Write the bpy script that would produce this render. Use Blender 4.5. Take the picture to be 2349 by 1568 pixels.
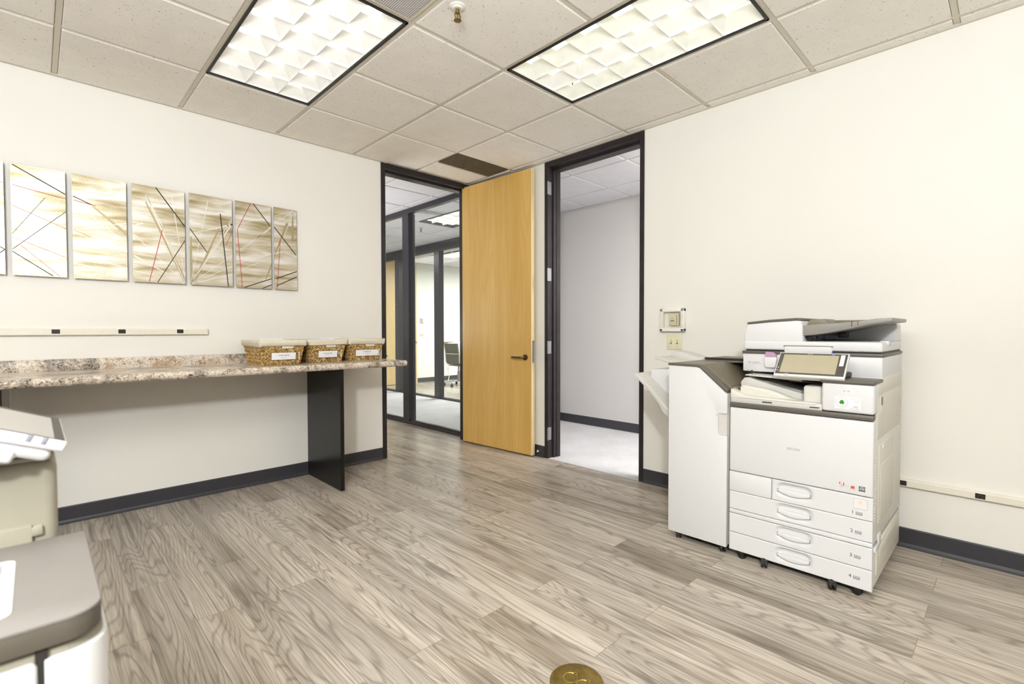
import bpy, bmesh, math, random
from mathutils import Vector, Matrix
PI = math.pi
rnd = random.Random(7)
scene = bpy.context.scene
for o in list(bpy.data.objects):
    bpy.data.objects.remove(o)
COL = scene.collection

# ------------------------------------------------------------------ camera
CAM = dict(loc=(-3.2445, -3.8914, 1.1331), yaw=0.7985, pitch=-0.0231, roll=-0.0016, f=1123.66)
cd = bpy.data.cameras.new('camera')
cam = bpy.data.objects.new('camera', cd)
COL.objects.link(cam)
scene.camera = cam
cy_, sy_ = math.cos(CAM['yaw']), math.sin(CAM['yaw'])
cp_, sp_ = math.cos(CAM['pitch']), math.sin(CAM['pitch'])
fw = Vector((cp_ * cy_, cp_ * sy_, sp_))
rt = Vector((sy_, -cy_, 0))
up = rt.cross(fw)
cr_, sr_ = math.cos(CAM['roll']), math.sin(CAM['roll'])
r2 = cr_ * rt + sr_ * up
u2 = -sr_ * rt + cr_ * up
m = Matrix(((r2.x, u2.x, -fw.x), (r2.y, u2.y, -fw.y), (r2.z, u2.z, -fw.z))).to_4x4()
m.translation = Vector(CAM['loc'])
cam.matrix_world = m
cd.sensor_fit = 'HORIZONTAL'
cd.sensor_width = 36.0
cd.lens = CAM['f'] / 2349 * 36.0
cd.clip_start = 0.02
cd.clip_end = 60
cd.dof.use_dof = True
cd.dof.focus_distance = 4.0
cd.dof.aperture_fstop = 4.0

# ------------------------------------------------------------------ light
w = bpy.data.worlds.new('world')
scene.world = w
w.use_nodes = True
bg = w.node_tree.nodes['Background']
bg.inputs[0].default_value = (1.0, 0.965, 0.91, 1)
bg.inputs[1].default_value = 0.09


def lamp(name, kind, loc, energy, color, size=None, size_y=None, target=None):
    l = bpy.data.lights.new(name, kind)
    l.energy = energy
    l.color = color
    if kind == 'AREA':
        l.size = size
        if size_y:
            l.shape = 'RECTANGLE'
            l.size_y = size_y
    elif size is not None:
        l.shadow_soft_size = size
    o = bpy.data.objects.new(name, l)
    COL.objects.link(o)
    o.location = loc
    if target is not None:
        o.rotation_euler = (Vector(target) - Vector(loc)).to_track_quat('-Z', 'Y').to_euler()
    return o


lamp('flash_lamp', 'AREA', (-4.5, -4.8, 2.42), 84, (0.95, 0.975, 1.0), 0.24, target=(-1.3, -1.0, 1.3))
lamp('bounce_lamp', 'AREA', (-4.5, -5.0, 1.0), 228, (0.93, 0.965, 1.0), 1.2, 1.2, target=(-4.5, -4.99, 2.6))
lamp('near_ceiling_fill', 'AREA', (-3.7, -3.9, 1.5), 27, (0.95, 0.975, 1.0), 0.7, 0.7, target=(-3.6, -3.6, 2.6))  # unseen uplight added to brighten the ceiling near the camera
lamp('unseen_fill_lamp', 'AREA', (-4.2, -3.2, 2.58), 52, (0.96, 0.98, 1.0), 0.55, 1.15)  # out-of-view fill lamp added to lift the lower walls and near floor
lamp('side_office_lamp', 'AREA', (0.40, -2.75, 2.5), 76, (0.96, 0.97, 1.0), 0.6, 0.8)
lamp('carpet_office_lamp', 'AREA', (0.85, 3.2, 2.5), 24, (0.97, 0.98, 1.0), 0.7, 2.6)
lamp('far_office_lamp', 'AREA', (3.6, 3.0, 2.5), 185, (1.0, 0.995, 0.96), 2.0, 2.0)
lamp('corridor_ceiling_fill', 'AREA', (-1.4, 1.6, 1.0), 34, (0.97, 0.98, 1.0), 0.4, 1.0, target=(-1.25, 1.6, 2.6))  # uplight added out of sight to brighten the corridor ceiling

vs = scene.view_settings
vs.view_transform = 'Standard'
vs.look = 'None'
vs.gamma = 1.0
vs.exposure = 0.05
vs.use_curve_mapping = False
scene.cycles.max_bounces = 8
scene.cycles.diffuse_bounces = 4
scene.cycles.glossy_bounces = 4
scene.cycles.transparent_max_bounces = 12
scene.cycles.sample_clamp_indirect = 6.0
scene.cycles.caustics_reflective = False
scene.cycles.caustics_refractive = False


# ------------------------------------------------------------------ materials
def srgb(r, g, b):
    f = lambda c: (c / 255) / 12.92 if c / 255 <= 0.04045 else ((c / 255 + 0.055) / 1.055) ** 2.4
    return (f(r), f(g), f(b), 1)


class NT:
    def __init__(s, name):
        s.m = bpy.data.materials.new(name)
        s.m.use_nodes = True
        s.t = s.m.node_tree
        s.b = s.t.nodes['Principled BSDF']
        s.out = s.t.nodes['Material Output']

    def n(s, kind, **kw):
        x = s.t.nodes.new(kind)
        for k, v in kw.items():
            setattr(x, k, v)
        return x

    def link(s, a, b):
        s.t.links.new(a, b)

    def setv(s, sock, v):
        if isinstance(v, bpy.types.NodeSocket):
            s.link(v, sock)
        else:
            sock.default_value = v

    def math(s, op, a, b=0.0, c=0.0):
        x = s.n('ShaderNodeMath', operation=op)
        s.setv(x.inputs[0], a)
        s.setv(x.inputs[1], b)
        s.setv(x.inputs[2], c)
        return x.outputs[0]

    def comb(s, a, b, c):
        x = s.n('ShaderNodeCombineXYZ')
        for i, v in enumerate((a, b, c)):
            s.setv(x.inputs[i], v)
        return x.outputs[0]

    def pos(s):
        g = s.n('ShaderNodeNewGeometry')
        x = s.n('ShaderNodeSeparateXYZ')
        s.link(g.outputs['Position'], x.inputs[0])
        return x.outputs

    def obj(s, scale=(1, 1, 1)):
        t = s.n('ShaderNodeTexCoord')
        mp = s.n('ShaderNodeMapping')
        mp.inputs['Scale'].default_value = scale
        s.link(t.outputs['Object'], mp.inputs[0])
        return mp.outputs[0]

    def noise(s, vec, scale=5, detail=2, rough=0.5, dist=0.0):
        x = s.n('ShaderNodeTexNoise')
        s.link(vec, x.inputs['Vector'])
        x.inputs['Scale'].default_value = scale
        x.inputs['Detail'].default_value = detail
        x.inputs['Roughness'].default_value = rough
        x.inputs['Distortion'].default_value = dist
        return x.outputs['Fac']

    def ramp(s, fac, stops, interp='LINEAR'):
        x = s.n('ShaderNodeValToRGB')
        x.color_ramp.interpolation = interp
        e = x.color_ramp.elements
        while len(e) < len(stops):
            e.new(0.5)
        for i, (p, c) in enumerate(stops):
            e[i].position = p
            e[i].color = c if len(c) == 4 else (*c, 1)
        s.setv(x.inputs[0], fac)
        return x.outputs[0]

    def mix(s, fac, a, b, blend='MIX'):
        x = s.n('ShaderNodeMix', data_type='RGBA', blend_type=blend)
        s.setv(x.inputs[0], fac)
        s.setv(x.inputs[6], a)
        s.setv(x.inputs[7], b)
        return x.outputs[2]

    def bump(s, h, strength=0.2, dist=0.01):
        x = s.n('ShaderNodeBump')
        x.inputs['Strength'].default_value = strength
        x.inputs['Distance'].default_value = dist
        s.link(h, x.inputs['Height'])
        s.link(x.outputs[0], s.b.inputs['Normal'])


def plain(name, c, rough=0.5, metal=0.0, spec=0.5, grain=0.0, coat=0.0):
    k = NT(name)
    k.b.inputs['Roughness'].default_value = rough
    k.b.inputs['Metallic'].default_value = metal
    k.b.inputs['Specular IOR Level'].default_value = spec
    k.b.inputs['Coat Weight'].default_value = coat
    col = srgb(*c)
    v = k.noise(k.obj(), 40, 3)
    dark = tuple(x * (0.96 - grain) for x in col[:3]) + (1,)
    k.link(k.ramp(v, [(0.3, dark), (0.7, col)]), k.b.inputs['Base Color'])
    return k.m


def emit(name, c, strength):
    k = NT(name)
    k.b.inputs['Base Color'].default_value = (0.8, 0.8, 0.8, 1)
    k.b.inputs['Emission Color'].default_value = (*c, 1)
    k.b.inputs['Emission Strength'].default_value = strength
    return k.m


def mat_wall(name, c):
    k = NT(name)
    k.b.inputs['Roughness'].default_value = 0.55
    k.b.inputs['Specular IOR Level'].default_value = 0.3
    col = srgb(*c)
    v = k.noise(k.obj(), 1.3, 2)
    k.link(k.ramp(v, [(0.3, tuple(x * 0.97 for x in col[:3]) + (1,)), (0.7, col)]), k.b.inputs['Base Color'])
    k.bump(k.noise(k.obj(), 260, 3), 0.06, 0.002)
    return k.m


def mat_tile(name, c, speck=1.0):
    k = NT(name)
    k.b.inputs['Roughness'].default_value = 0.9
    k.b.inputs['Specular IOR Level'].default_value = 0.1
    col = srgb(*c)
    vec = k.obj()
    nz = k.n('ShaderNodeTexNoise')
    k.link(vec, nz.inputs['Vector'])
    nz.inputs['Scale'].default_value = 30
    add = k.n('ShaderNodeVectorMath', operation='MULTIPLY_ADD')
    k.link(nz.outputs['Color'], add.inputs[0])
    add.inputs[1].default_value = (0.03, 0.03, 0.0)
    k.link(vec, add.inputs[2])
    vo = k.n('ShaderNodeTexVoronoi')
    k.link(add.outputs[0], vo.inputs['Vector'])
    vo.inputs['Scale'].default_value = 100
    sep = k.n('ShaderNodeSeparateColor')
    k.link(vo.outputs['Color'], sep.inputs[0])
    size = k.math('MULTIPLY', k.math('POWER', sep.outputs[0], 2.2), 0.25 * speck)
    hole = k.math('LESS_THAN', vo.outputs['Distance'], size)
    base = k.ramp(k.noise(vec, 9, 4), [(0.3, tuple(x * 0.95 for x in col[:3]) + (1,)), (0.7, col)])
    k.link(k.mix(k.math('MULTIPLY', hole, 0.72), base, srgb(92, 84, 66)), k.b.inputs['Base Color'])
    h = k.math('SUBTRACT', k.noise(vec, 210, 4, 0.6), k.math('MULTIPLY', hole, 1.0))
    k.bump(h, 0.45, 0.004)
    return k.m


def mat_floor():
    k = NT('grey oak planks')
    p = k.pos()
    uv = k.comb(p[1], p[0], 0.0)
    br = k.n('ShaderNodeTexBrick')
    br.offset = 0.37
    br.offset_frequency = 2
    br.squash = 1.0
    k.link(uv, br.inputs['Vector'])
    br.inputs['Color1'].default_value = (0, 0, 0, 1)
    br.inputs['Color2'].default_value = (1, 1, 1, 1)
    br.inputs['Mortar'].default_value = (0.5, 0.5, 0.5, 1)
    br.inputs['Scale'].default_value = 1
    br.inputs['Mortar Size'].default_value = 0.0011
    br.inputs['Mortar Smooth'].default_value = 0.3
    br.inputs['Brick Width'].default_value = 1.22
    br.inputs['Row Height'].default_value = 0.156
    sc = k.n('ShaderNodeSeparateColor')
    k.link(br.outputs['Color'], sc.inputs[0])
    seed = sc.outputs[0]
    mortar = br.outputs['Fac']
    # growth-ring field, stretched along the plank, different for every plank
    vx = k.math('MULTIPLY_ADD', p[0], 6.2, k.math('MULTIPLY', seed, 31.0))
    vy = k.math('MULTIPLY_ADD', p[1], 0.62, k.math('MULTIPLY', seed, 77.0))
    v = k.comb(vx, vy, k.math('MULTIPLY', seed, 13.0))
    f = k.noise(v, 1.15, 1.6, 0.35, 0.25)
    ring = k.math('SINE', k.math('MULTIPLY_ADD', f, 175.0, k.math('MULTIPLY', k.noise(k.comb(k.math('MULTIPLY', p[0], 60.0), k.math('MULTIPLY', p[1], 5.0), seed), 1.0, 2, 0.5), 3.0)))
    ring = k.math('MULTIPLY_ADD', ring, 0.5, 0.5)
    ring = k.math('POWER', ring, 4.0)
    straight = k.noise(k.comb(k.math('MULTIPLY', vx, 9.0), k.math('MULTIPLY', vy, 0.6), seed), 1.0, 4, 0.6)
    fine = k.noise(k.comb(k.math('MULTIPLY', p[0], 420.0), k.math('MULTIPLY', p[1], 7.0), seed), 1.0, 3, 0.6)
    blotch = k.noise(v, 0.9, 3, 0.55)
    # knots: dark smudges
    kn = k.noise(k.comb(k.math('MULTIPLY', vx, 1.1), k.math('MULTIPLY', vy, 1.6), 4.0), 1.1, 3, 0.6)
    pore = k.noise(k.comb(k.math('MULTIPLY', vx, 26.0), k.math('MULTIPLY', vy, 2.2), seed), 1.0, 2, 0.5)
    pore = k.math('MINIMUM', k.math('MULTIPLY', k.math('MAXIMUM', k.math('SUBTRACT', pore, 0.57), 0.0), 9.0), 1.0)
    knot = k.math('SMOOTH_MIN', k.math('MULTIPLY', k.math('MAXIMUM', k.math('SUBTRACT', kn, 0.57), 0.0), 7.0), 1.0, 0.1)
    c_light, c_mid, c_dark = srgb(216, 205, 190), srgb(158, 143, 125), srgb(92, 79, 66)
    base = k.ramp(blotch, [(0.25, c_mid), (0.5, c_light)])
    base = k.mix(k.math('MULTIPLY', ring, 0.40), base, c_dark)
    base = k.mix(k.math('MULTIPLY', k.math('MAXIMUM', k.math('SUBTRACT', straight, 0.45), 0.0), 1.9), base, c_dark)
    base = k.mix(k.math('MULTIPLY', k.math('MAXIMUM', k.math('SUBTRACT', fine, 0.46), 0.0), 1.5), base, c_dark)
    base = k.mix(k.math('MULTIPLY', pore, 0.26), base, c_dark)
    base = k.mix(k.math('MULTIPLY', knot, 0.6), base, srgb(96, 82, 68))
    tone = k.math('MULTIPLY_ADD', seed, 0.26, 0.70)
    base = k.mix(1.0, base, k.comb(tone, tone, tone), 'MULTIPLY')
    base = k.mix(k.math('MULTIPLY', mortar, 0.55), base, srgb(70, 60, 50))
    k.link(base, k.b.inputs['Base Color'])
    k.link(k.math('MULTIPLY_ADD', fine, 0.10, 0.25), k.b.inputs['Roughness'])
    k.b.inputs['Specular IOR Level'].default_value = 0.22
    k.bump(k.math('SUBTRACT', k.math('MULTIPLY', fine, 0.35), mortar), 0.10, 0.002)
    return k.m


def mat_carpet():
    k = NT('pale grey carpet')
    vec = k.obj()
    k.b.inputs['Roughness'].default_value = 1.0
    k.b.inputs['Specular IOR Level'].default_value = 0.05
    a = k.ramp(k.noise(vec, 3.0, 5, 0.65), [(0.3, srgb(186, 182, 178)), (0.6, srgb(206, 205, 206))])
    b = k.ramp(k.noise(vec, 160, 3, 0.7), [(0.3, srgb(176, 174, 174)), (0.7, srgb(232, 231, 232))])
    k.link(k.mix(0.45, a, b), k.b.inputs['Base Color'])
    k.bump(k.noise(vec, 300, 2), 0.5, 0.004)
    return k.m


def mat_granite():
    k = NT('brown and cream granite laminate')
    vec = k.obj()
    big = k.noise(vec, 5.5, 4, 0.6, 0.6)
    med = k.noise(vec, 32, 4, 0.65, 0.8)
    fin = k.noise(vec, 110, 3, 0.6, 0.4)
    mixv = k.math('ADD', k.math('MULTIPLY', big, 0.80), k.math('MULTIPLY', med, 0.42))
    c = k.ramp(mixv, [(0.49, srgb(48, 44, 44)), (0.545, srgb(104, 92, 82)), (0.59, srgb(196, 178, 154)), (0.66, srgb(236, 227, 214)), (0.74, srgb(164, 130, 88))])
    sp = k.ramp(fin, [(0.38, srgb(36, 33, 35)), (0.46, srgb(196, 180, 158)), (0.58, srgb(240, 232, 220)), (0.66, srgb(136, 106, 72))])
    k.link(k.mix(0.45, c, sp), k.b.inputs['Base Color'])
    k.b.inputs['Roughness'].default_value = 0.22
    k.b.inputs['Specular IOR Level'].default_value = 0.5
    return k.m


def mat_oak(name, c1, c2, c3, rough=0.38):
    k = NT(name)
    vec = k.obj((1, 1, 1))
    t = k.n('ShaderNodeSeparateXYZ')
    k.link(vec, t.inputs[0])
    h = k.math('ADD', k.math('MULTIPLY', t.outputs[1], 1.0), k.math('MULTIPLY', t.outputs[0], 0.35))
    v = k.comb(k.math('MULTIPLY', h, 6.5), 0.0, k.math('MULTIPLY', t.outputs[2], 0.42))
    f = k.noise(v, 1.0, 2, 0.4, 0.2)
    ring = k.math('MULTIPLY_ADD', k.math('SINE', k.math('MULTIPLY', f, 70)), 0.5, 0.5)
    fine = k.noise(k.comb(k.math('MULTIPLY', h, 240), 0.0, k.math('MULTIPLY', t.outputs[2], 4.5)), 1.0, 3, 0.6)
    base = k.ramp(f, [(0.3, srgb(*c1)), (0.7, srgb(*c2))])
    base = k.mix(k.math('MULTIPLY', ring, 0.16), base, srgb(*c3))
    base = k.mix(k.math('MULTIPLY', k.math('MAXIMUM', k.math('SUBTRACT', fine, 0.5), 0.0), 1.3), base, srgb(*c3))
    k.link(base, k.b.inputs['Base Color'])
    k.b.inputs['Roughness'].default_value = rough
    return k.m


def mat_brushed():
    k = NT('brushed champagne aluminium')
    t = k.n('ShaderNodeTexCoord')
    x = k.n('ShaderNodeSeparateXYZ')
    k.link(t.outputs['Object'], x.inputs[0])
    band = k.noise(k.comb(k.math('MULTIPLY', x.outputs[0], 2.2), 0.0, k.math('MULTIPLY', x.outputs[2], 17.0)), 1.0, 3, 0.55, 0.35)
    fine = k.noise(k.comb(k.math('MULTIPLY', x.outputs[0], 300.0), 0.0, k.math('MULTIPLY', x.outputs[2], 60.0)), 1.0, 2)
    c = k.ramp(band, [(0.32, srgb(166, 149, 108)), (0.47, srgb(212, 201, 174)), (0.62, srgb(246, 243, 236))])
    k.link(c, k.b.inputs['Base Color'])
    k.b.inputs['Metallic'].default_value = 0.75
    k.link(k.math('MULTIPLY_ADD', band, 0.25, 0.28), k.b.inputs['Roughness'])
    k.bump(k.math('ADD', fine, k.math('MULTIPLY', band, 4.0)), 0.14, 0.004)
    return k.m


def mat_straw():
    k = NT('woven seagrass')
    vec = k.obj()
    a = k.noise(vec, 55, 4, 0.7)
    k.link(k.ramp(a, [(0.32, srgb(98, 68, 30)), (0.48, srgb(180, 142, 80)), (0.64, srgb(232, 206, 148))]), k.b.inputs['Base Color'])
    k.b.inputs['Roughness'].default_value = 0.55
    k.bump(k.noise(k.obj((40, 40, 200)), 6, 2), 0.3, 0.003)
    return k.m


def mat_glass(name='clear glass', tint=(0.97, 0.985, 0.98), refl=0.5):
    k = NT(name)
    tr = k.n('ShaderNodeBsdfTransparent')
    tr.inputs[0].default_value = (*tint, 1)
    gl = k.n('ShaderNodeBsdfGlossy')
    gl.inputs['Roughness'].default_value = 0.0
    gl.inputs['Color'].default_value = (0.9, 0.9, 0.9, 1)
    fr = k.n('ShaderNodeFresnel')
    ge = k.n('ShaderNodeNewGeometry')
    k.link(k.math('MULTIPLY_ADD', ge.outputs['Backfacing'], 1 / 1.45 - 1.45, 1.45), fr.inputs[0])
    mx = k.n('ShaderNodeMixShader')
    k.link(k.math('MULTIPLY', fr.outputs[0], refl), mx.inputs[0])
    k.link(tr.outputs[0], mx.inputs[1])
    k.link(gl.outputs[0], mx.inputs[2])
    k.link(mx.outputs[0], k.out.inputs[0])
    return k.m


def mat_perforated():
    k = NT('perforated white metal')
    vec = k.obj()
    vo = k.n('ShaderNodeTexVoronoi')
    vo.inputs['Randomness'].default_value = 0.0
    vo.inputs['Scale'].default_value = 105
    k.link(vec, vo.inputs['Vector'])
    hole = k.math('LESS_THAN', vo.outputs['Distance'], 0.34)
    k.link(k.mix(hole, srgb(226, 223, 218), srgb(58, 58, 66)), k.b.inputs['Base Color'])
    k.b.inputs['Roughness'].default_value = 0.5
    return k.m


def mat_scuffed(name, c, rough):
    k = NT(name)
    vec = k.obj()
    col = srgb(*c)
    v = k.noise(vec, 7, 5, 0.65)
    sc = k.ramp(k.noise(vec, 46, 5, 0.75), [(0.70, (0, 0, 0, 1)), (0.76, (1, 1, 1, 1))])
    base = k.ramp(v, [(0.3, tuple(x * 0.7 for x in col[:3]) + (1,)), (0.75, tuple(min(1, x * 1.25) for x in col[:3]) + (1,))])
    k.link(k.mix(k.math('MULTIPLY', sc, 0.25), base, srgb(150, 140, 128)), k.b.inputs['Base Color'])
    k.b.inputs['Roughness'].default_value = rough
    k.b.inputs['Specular IOR Level'].default_value = 0.3
    return k.m


def mat_brass():
    k = NT('aged brass')
    v = k.noise(k.obj(), 26, 5, 0.7)
    k.link(k.ramp(v, [(0.3, srgb(112, 96, 52)), (0.7, srgb(168, 144, 78))]), k.b.inputs['Base Color'])
    k.b.inputs['Metallic'].default_value = 0.85
    k.link(k.math('MULTIPLY_ADD', v, 0.3, 0.28), k.b.inputs['Roughness'])
    return k.m


M = dict(
    wall=mat_wall('warm white wall paint', (242, 239, 231)),
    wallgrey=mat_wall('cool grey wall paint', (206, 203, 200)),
    wallwhite=mat_wall('white wall paint', (236, 237, 232)),
    tile=mat_tile('ceiling tile', (243, 238, 229)),
    tilecool=mat_tile('cool ceiling tile', (230, 229, 234), 0.6),
    tee=plain('ceiling grid', (214, 207, 190), 0.5),
    floor=mat_floor(), carpet=mat_carpet(), granite=mat_granite(),
    oak=mat_oak('honey oak veneer', (216, 172, 90), (229, 190, 112), (178, 130, 60)),
    oakpale=mat_oak('pale oak veneer', (214, 184, 128), (226, 200, 148), (190, 154, 96)),
    maple=plain('maple edge', (240, 219, 170), 0.5),
    bronze=mat_scuffed('dark bronze frame', (47, 42, 42), 0.36),
    bronze2=plain('satin bronze frame', (52, 48, 54), 0.32, 0.0),
    blackwood=mat_scuffed('black painted board', (24, 22, 20), 0.32),
    base=plain('charcoal vinyl', (57, 56, 61), 0.42, grain=0.05),
    brushed=mat_brushed(),
    ink=plain('black enamel', (26, 24, 24), 0.4), redink=plain('red enamel', (198, 58, 70), 0.4),
    scratch=plain('bright scratch', (250, 247, 238), 0.35, 0.6), olive=plain('dull burnish', (186, 171, 134), 0.45, 0.75),
    artedge=plain('aluminium edge', (146, 140, 124), 0.4, 0.8),
    white=plain('white plastic', (226, 226, 226), 0.42, grain=-0.03),
    offwhite=plain('off white plastic', (226, 223, 213), 0.45),
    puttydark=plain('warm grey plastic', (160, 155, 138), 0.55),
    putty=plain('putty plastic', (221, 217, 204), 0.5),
    lightgrey=plain('light grey plastic', (214, 212, 206), 0.45),
    midgrey=plain('mid grey plastic', (150, 146, 140), 0.42),
    taupe=plain('taupe plastic', (98, 92, 83), 0.45),
    taupelight=plain('grey brown plastic', (134, 126, 108), 0.5),
    lidgrey=plain('grey lid plastic', (124, 119, 114), 0.5),
    dark=plain('dark plastic', (44, 42, 40), 0.45), black=plain('black rubber', (22, 22, 22), 0.5),
    seam=plain('seam shadow gap', (70, 68, 64), 0.7),
    greyink=plain('grey print', (186, 184, 182), 0.5), darkink=plain('dark print', (92, 90, 92), 0.5),
    redprint=plain('red print', (222, 76, 52), 0.5), green=plain('green print', (72, 158, 62), 0.5),
    paper=plain('white paper', (246, 246, 246), 0.7), ivory=plain('ivory plastic', (236, 229, 198), 0.4),
    beige=plain('beige plastic', (226, 218, 186), 0.45),
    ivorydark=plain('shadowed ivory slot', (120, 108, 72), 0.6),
    cream=plain('cream raceway', (238, 233, 218), 0.4),
    violet=plain('violet cloth', (188, 152, 180), 0.8), lilac=plain('lilac plastic', (196, 194, 212), 0.4),
    lcd=plain('off display with painted reflection', (176, 166, 140), 0.16), lcdpale=plain('display with pale painted reflection', (150, 147, 142), 0.3),  # beige reflections painted into both display colours
    steel=plain('satin steel', (160, 160, 168), 0.35, 0.8), chrome=plain('polished chrome', (232, 232, 234), 0.12, 1.0),
    handle=plain('dark bronze handle', (110, 92, 66), 0.3, 0.9),
    brass=mat_brass(), straw=mat_straw(), cane=plain('basket core', (96, 68, 36), 0.7),
    linen=plain('natural linen', (224, 216, 196), 0.9, grain=0.05),
    clear=mat_glass('clear acrylic', (0.99, 0.99, 0.99), 0.7), glass=mat_glass(),
    acrylic=mat_glass('clear guard plastic', (0.98, 0.98, 0.97), 0.5),
    perf=mat_perforated(), grille=plain('brown egg crate grille', (112, 100, 80), 0.7),
    mesh=plain('grey mesh fabric', (112, 112, 106), 0.7),
    louver=plain('white enamel reflector', (240, 239, 234), 0.3, 0.0, 0.6),
    tube_warm=emit('lamp tube', (1.0, 0.98, 0.95), 5.0), tube_green=emit('greenish lamp tube', (0.95, 1.0, 0.76), 5.0),
    tube_pink=emit('pinkish lamp tube', (1.0, 0.95, 0.92), 5.0),
    diffuser=emit('lit diffuser', (1.0, 0.99, 0.93), 1.5),
)


# ------------------------------------------------------------------ builders
def tag(o, label, cat, group=None):
    o['label'] = label
    o['category'] = cat
    if group:
        o['group'] = group
    return o


def thing(name, loc, label=None, cat=None, group=None):
    o = bpy.data.objects.new(name, None)
    o.empty_display_size = 0.05
    COL.objects.link(o)
    o.location = loc
    if label:
        tag(o, label, cat, group)
    return o


def structure(o):
    o['kind'] = 'structure'
    return o


class B:
    """collects geometry in world coordinates, then links it as ONE mesh object"""

    def __init__(s):
        s.bm = bmesh.new()

    def _merge(s, t, mi=0):
        for f in t.faces:
            f.material_index = mi
        me = bpy.data.meshes.new('tmp')
        t.to_mesh(me)
        t.free()
        s.bm.from_mesh(me)
        bpy.data.meshes.remove(me)
        return s

    def box(s, x0, x1, y0, y1, z0, z1, bev=0.0, seg=2, mi=0, mat=None):
        t = bmesh.new()
        bmesh.ops.create_cube(t, size=1)
        bmesh.ops.scale(t, vec=(abs(x1 - x0), abs(y1 - y0), abs(z1 - z0)), verts=t.verts)
        bmesh.ops.translate(t, vec=((x0 + x1) / 2, (y0 + y1) / 2, (z0 + z1) / 2), verts=t.verts)
        if bev:
            bmesh.ops.bevel(t, geom=t.edges[:], offset=bev, segments=seg, affect='EDGES', profile=0.5)
        if mat is not None:
            bmesh.ops.transform(t, matrix=mat, verts=t.verts)
        return s._merge(t, mi)

    def prism(s, pts, axis, a, b, bev=0.0, seg=2, mi=0):
        """polygon pts (2D) extruded along axis from a to b; pts are the other two axes in xyz order"""
        t = bmesh.new()

        def mk(p, c):
            q = [p[0], p[1]]
            q.insert(axis, c)
            return t.verts.new(q)
        A = [mk(p, a) for p in pts]
        Bv = [mk(p, b) for p in pts]
        t.faces.new(A)
        t.faces.new(list(reversed(Bv)))
        n = len(pts)
        for i in range(n):
            t.faces.new((A[i], Bv[i], Bv[(i + 1) % n], A[(i + 1) % n]))
        bmesh.ops.recalc_face_normals(t, faces=t.faces[:])
        if bev:
            bmesh.ops.bevel(t, geom=t.edges[:], offset=bev, segments=seg, affect='EDGES', profile=0.5)
        return s._merge(t, mi)

    def cyl(s, p0, p1, r0, r1=None, seg=24, mi=0, bev=0.0):
        r1 = r0 if r1 is None else r1
        p0, p1 = Vector(p0), Vector(p1)
        d = p1 - p0
        t = bmesh.new()
        bmesh.ops.create_cone(t, cap_ends=True, segments=seg, radius1=r0, radius2=r1, depth=d.length)
        if bev:
            ed = [e for e in t.edges if len(e.link_faces) == 2 and any(len(f.verts) > 4 for f in e.link_faces)]
            bmesh.ops.bevel(t, geom=ed, offset=bev, segments=2, affect='EDGES', profile=0.5)
        q = d.to_track_quat('Z', 'Y').to_matrix().to_4x4()
        q.translation = (p0 + p1) / 2
        bmesh.ops.transform(t, matrix=q, verts=t.verts)
        return s._merge(t, mi)

    def tube(s, pts, r, seg=10, mi=0, closed=False):
        t = bmesh.new()
        pts = [Vector(p) for p in pts]
        n = len(pts)
        rings = []
        nrm = None
        for i, p in enumerate(pts):
            a = pts[i - 1] if (i > 0 or closed) else p
            b = pts[(i + 1) % n] if (i < n - 1 or closed) else p
            tan = (b - a).normalized()
            if nrm is None:
                nrm = tan.orthogonal().normalized()
            nrm = (nrm - tan * nrm.dot(tan)).normalized()
            bi = tan.cross(nrm)
            rings.append([t.verts.new(p + r * (math.cos(2 * PI * k / seg) * nrm + math.sin(2 * PI * k / seg) * bi)) for k in range(seg)])
        for i in range(n if closed else n - 1):
            A, C = rings[i], rings[(i + 1) % n]
            for k in range(seg):
                t.faces.new((A[k], A[(k + 1) % seg], C[(k + 1) % seg], C[k]))
        if not closed:
            t.faces.new(list(reversed(rings[0])))
            t.faces.new(rings[-1])
        bmesh.ops.recalc_face_normals(t, faces=t.faces[:])
        return s._merge(t, mi)

    def loft(s, rings, mi=0, cap0=True, cap1=True):
        t = bmesh.new()
        R = [[t.verts.new(p) for p in r] for r in rings]
        n = len(R[0])
        for i in range(len(R) - 1):
            for k in range(n):
                t.faces.new((R[i][k], R[i][(k + 1) % n], R[i + 1][(k + 1) % n], R[i + 1][k]))
        if cap0:
            t.faces.new(list(reversed(R[0])))
        if cap1:
            t.faces.new(R[-1])
        bmesh.ops.recalc_face_normals(t, faces=t.faces[:])
        return s._merge(t, mi)

    def ball(s, c, rx, ry, rz, u=10, v=7, rot=None, mi=0):
        t = bmesh.new()
        bmesh.ops.create_uvsphere(t, u_segments=u, v_segments=v, radius=1)
        bmesh.ops.scale(t, vec=(rx, ry, rz), verts=t.verts)
        if rot is not None:
            bmesh.ops.transform(t, matrix=rot, verts=t.verts)
        bmesh.ops.translate(t, vec=c, verts=t.verts)
        return s._merge(t, mi)

    def quad(s, a, b, c, d, mi=0):
        t = bmesh.new()
        t.faces.new([t.verts.new(p) for p in (a, b, c, d)])
        return s._merge(t, mi)

    def build(s, name, mat, parent=None, smooth=35, rot=None):
        """parent: root or part; geometry is re-expressed about the root's location"""
        org = Vector((0, 0, 0))
        p = parent
        while p is not None:
            org += p.location
            p = p.parent
        bmesh.ops.translate(s.bm, vec=-org, verts=s.bm.verts)
        me = bpy.data.meshes.new(name)
        s.bm.to_mesh(me)
        s.bm.free()
        mats = mat if isinstance(mat, (list, tuple)) else [mat]
        for x in mats:
            me.materials.append(x)
        if smooth:
            me.polygons.foreach_set('use_smooth', [True] * len(me.polygons))
            me.set_sharp_from_angle(angle=math.radians(smooth))
        o = bpy.data.objects.new(name, me)
        COL.objects.link(o)
        if parent is not None:
            o.parent = parent
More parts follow.
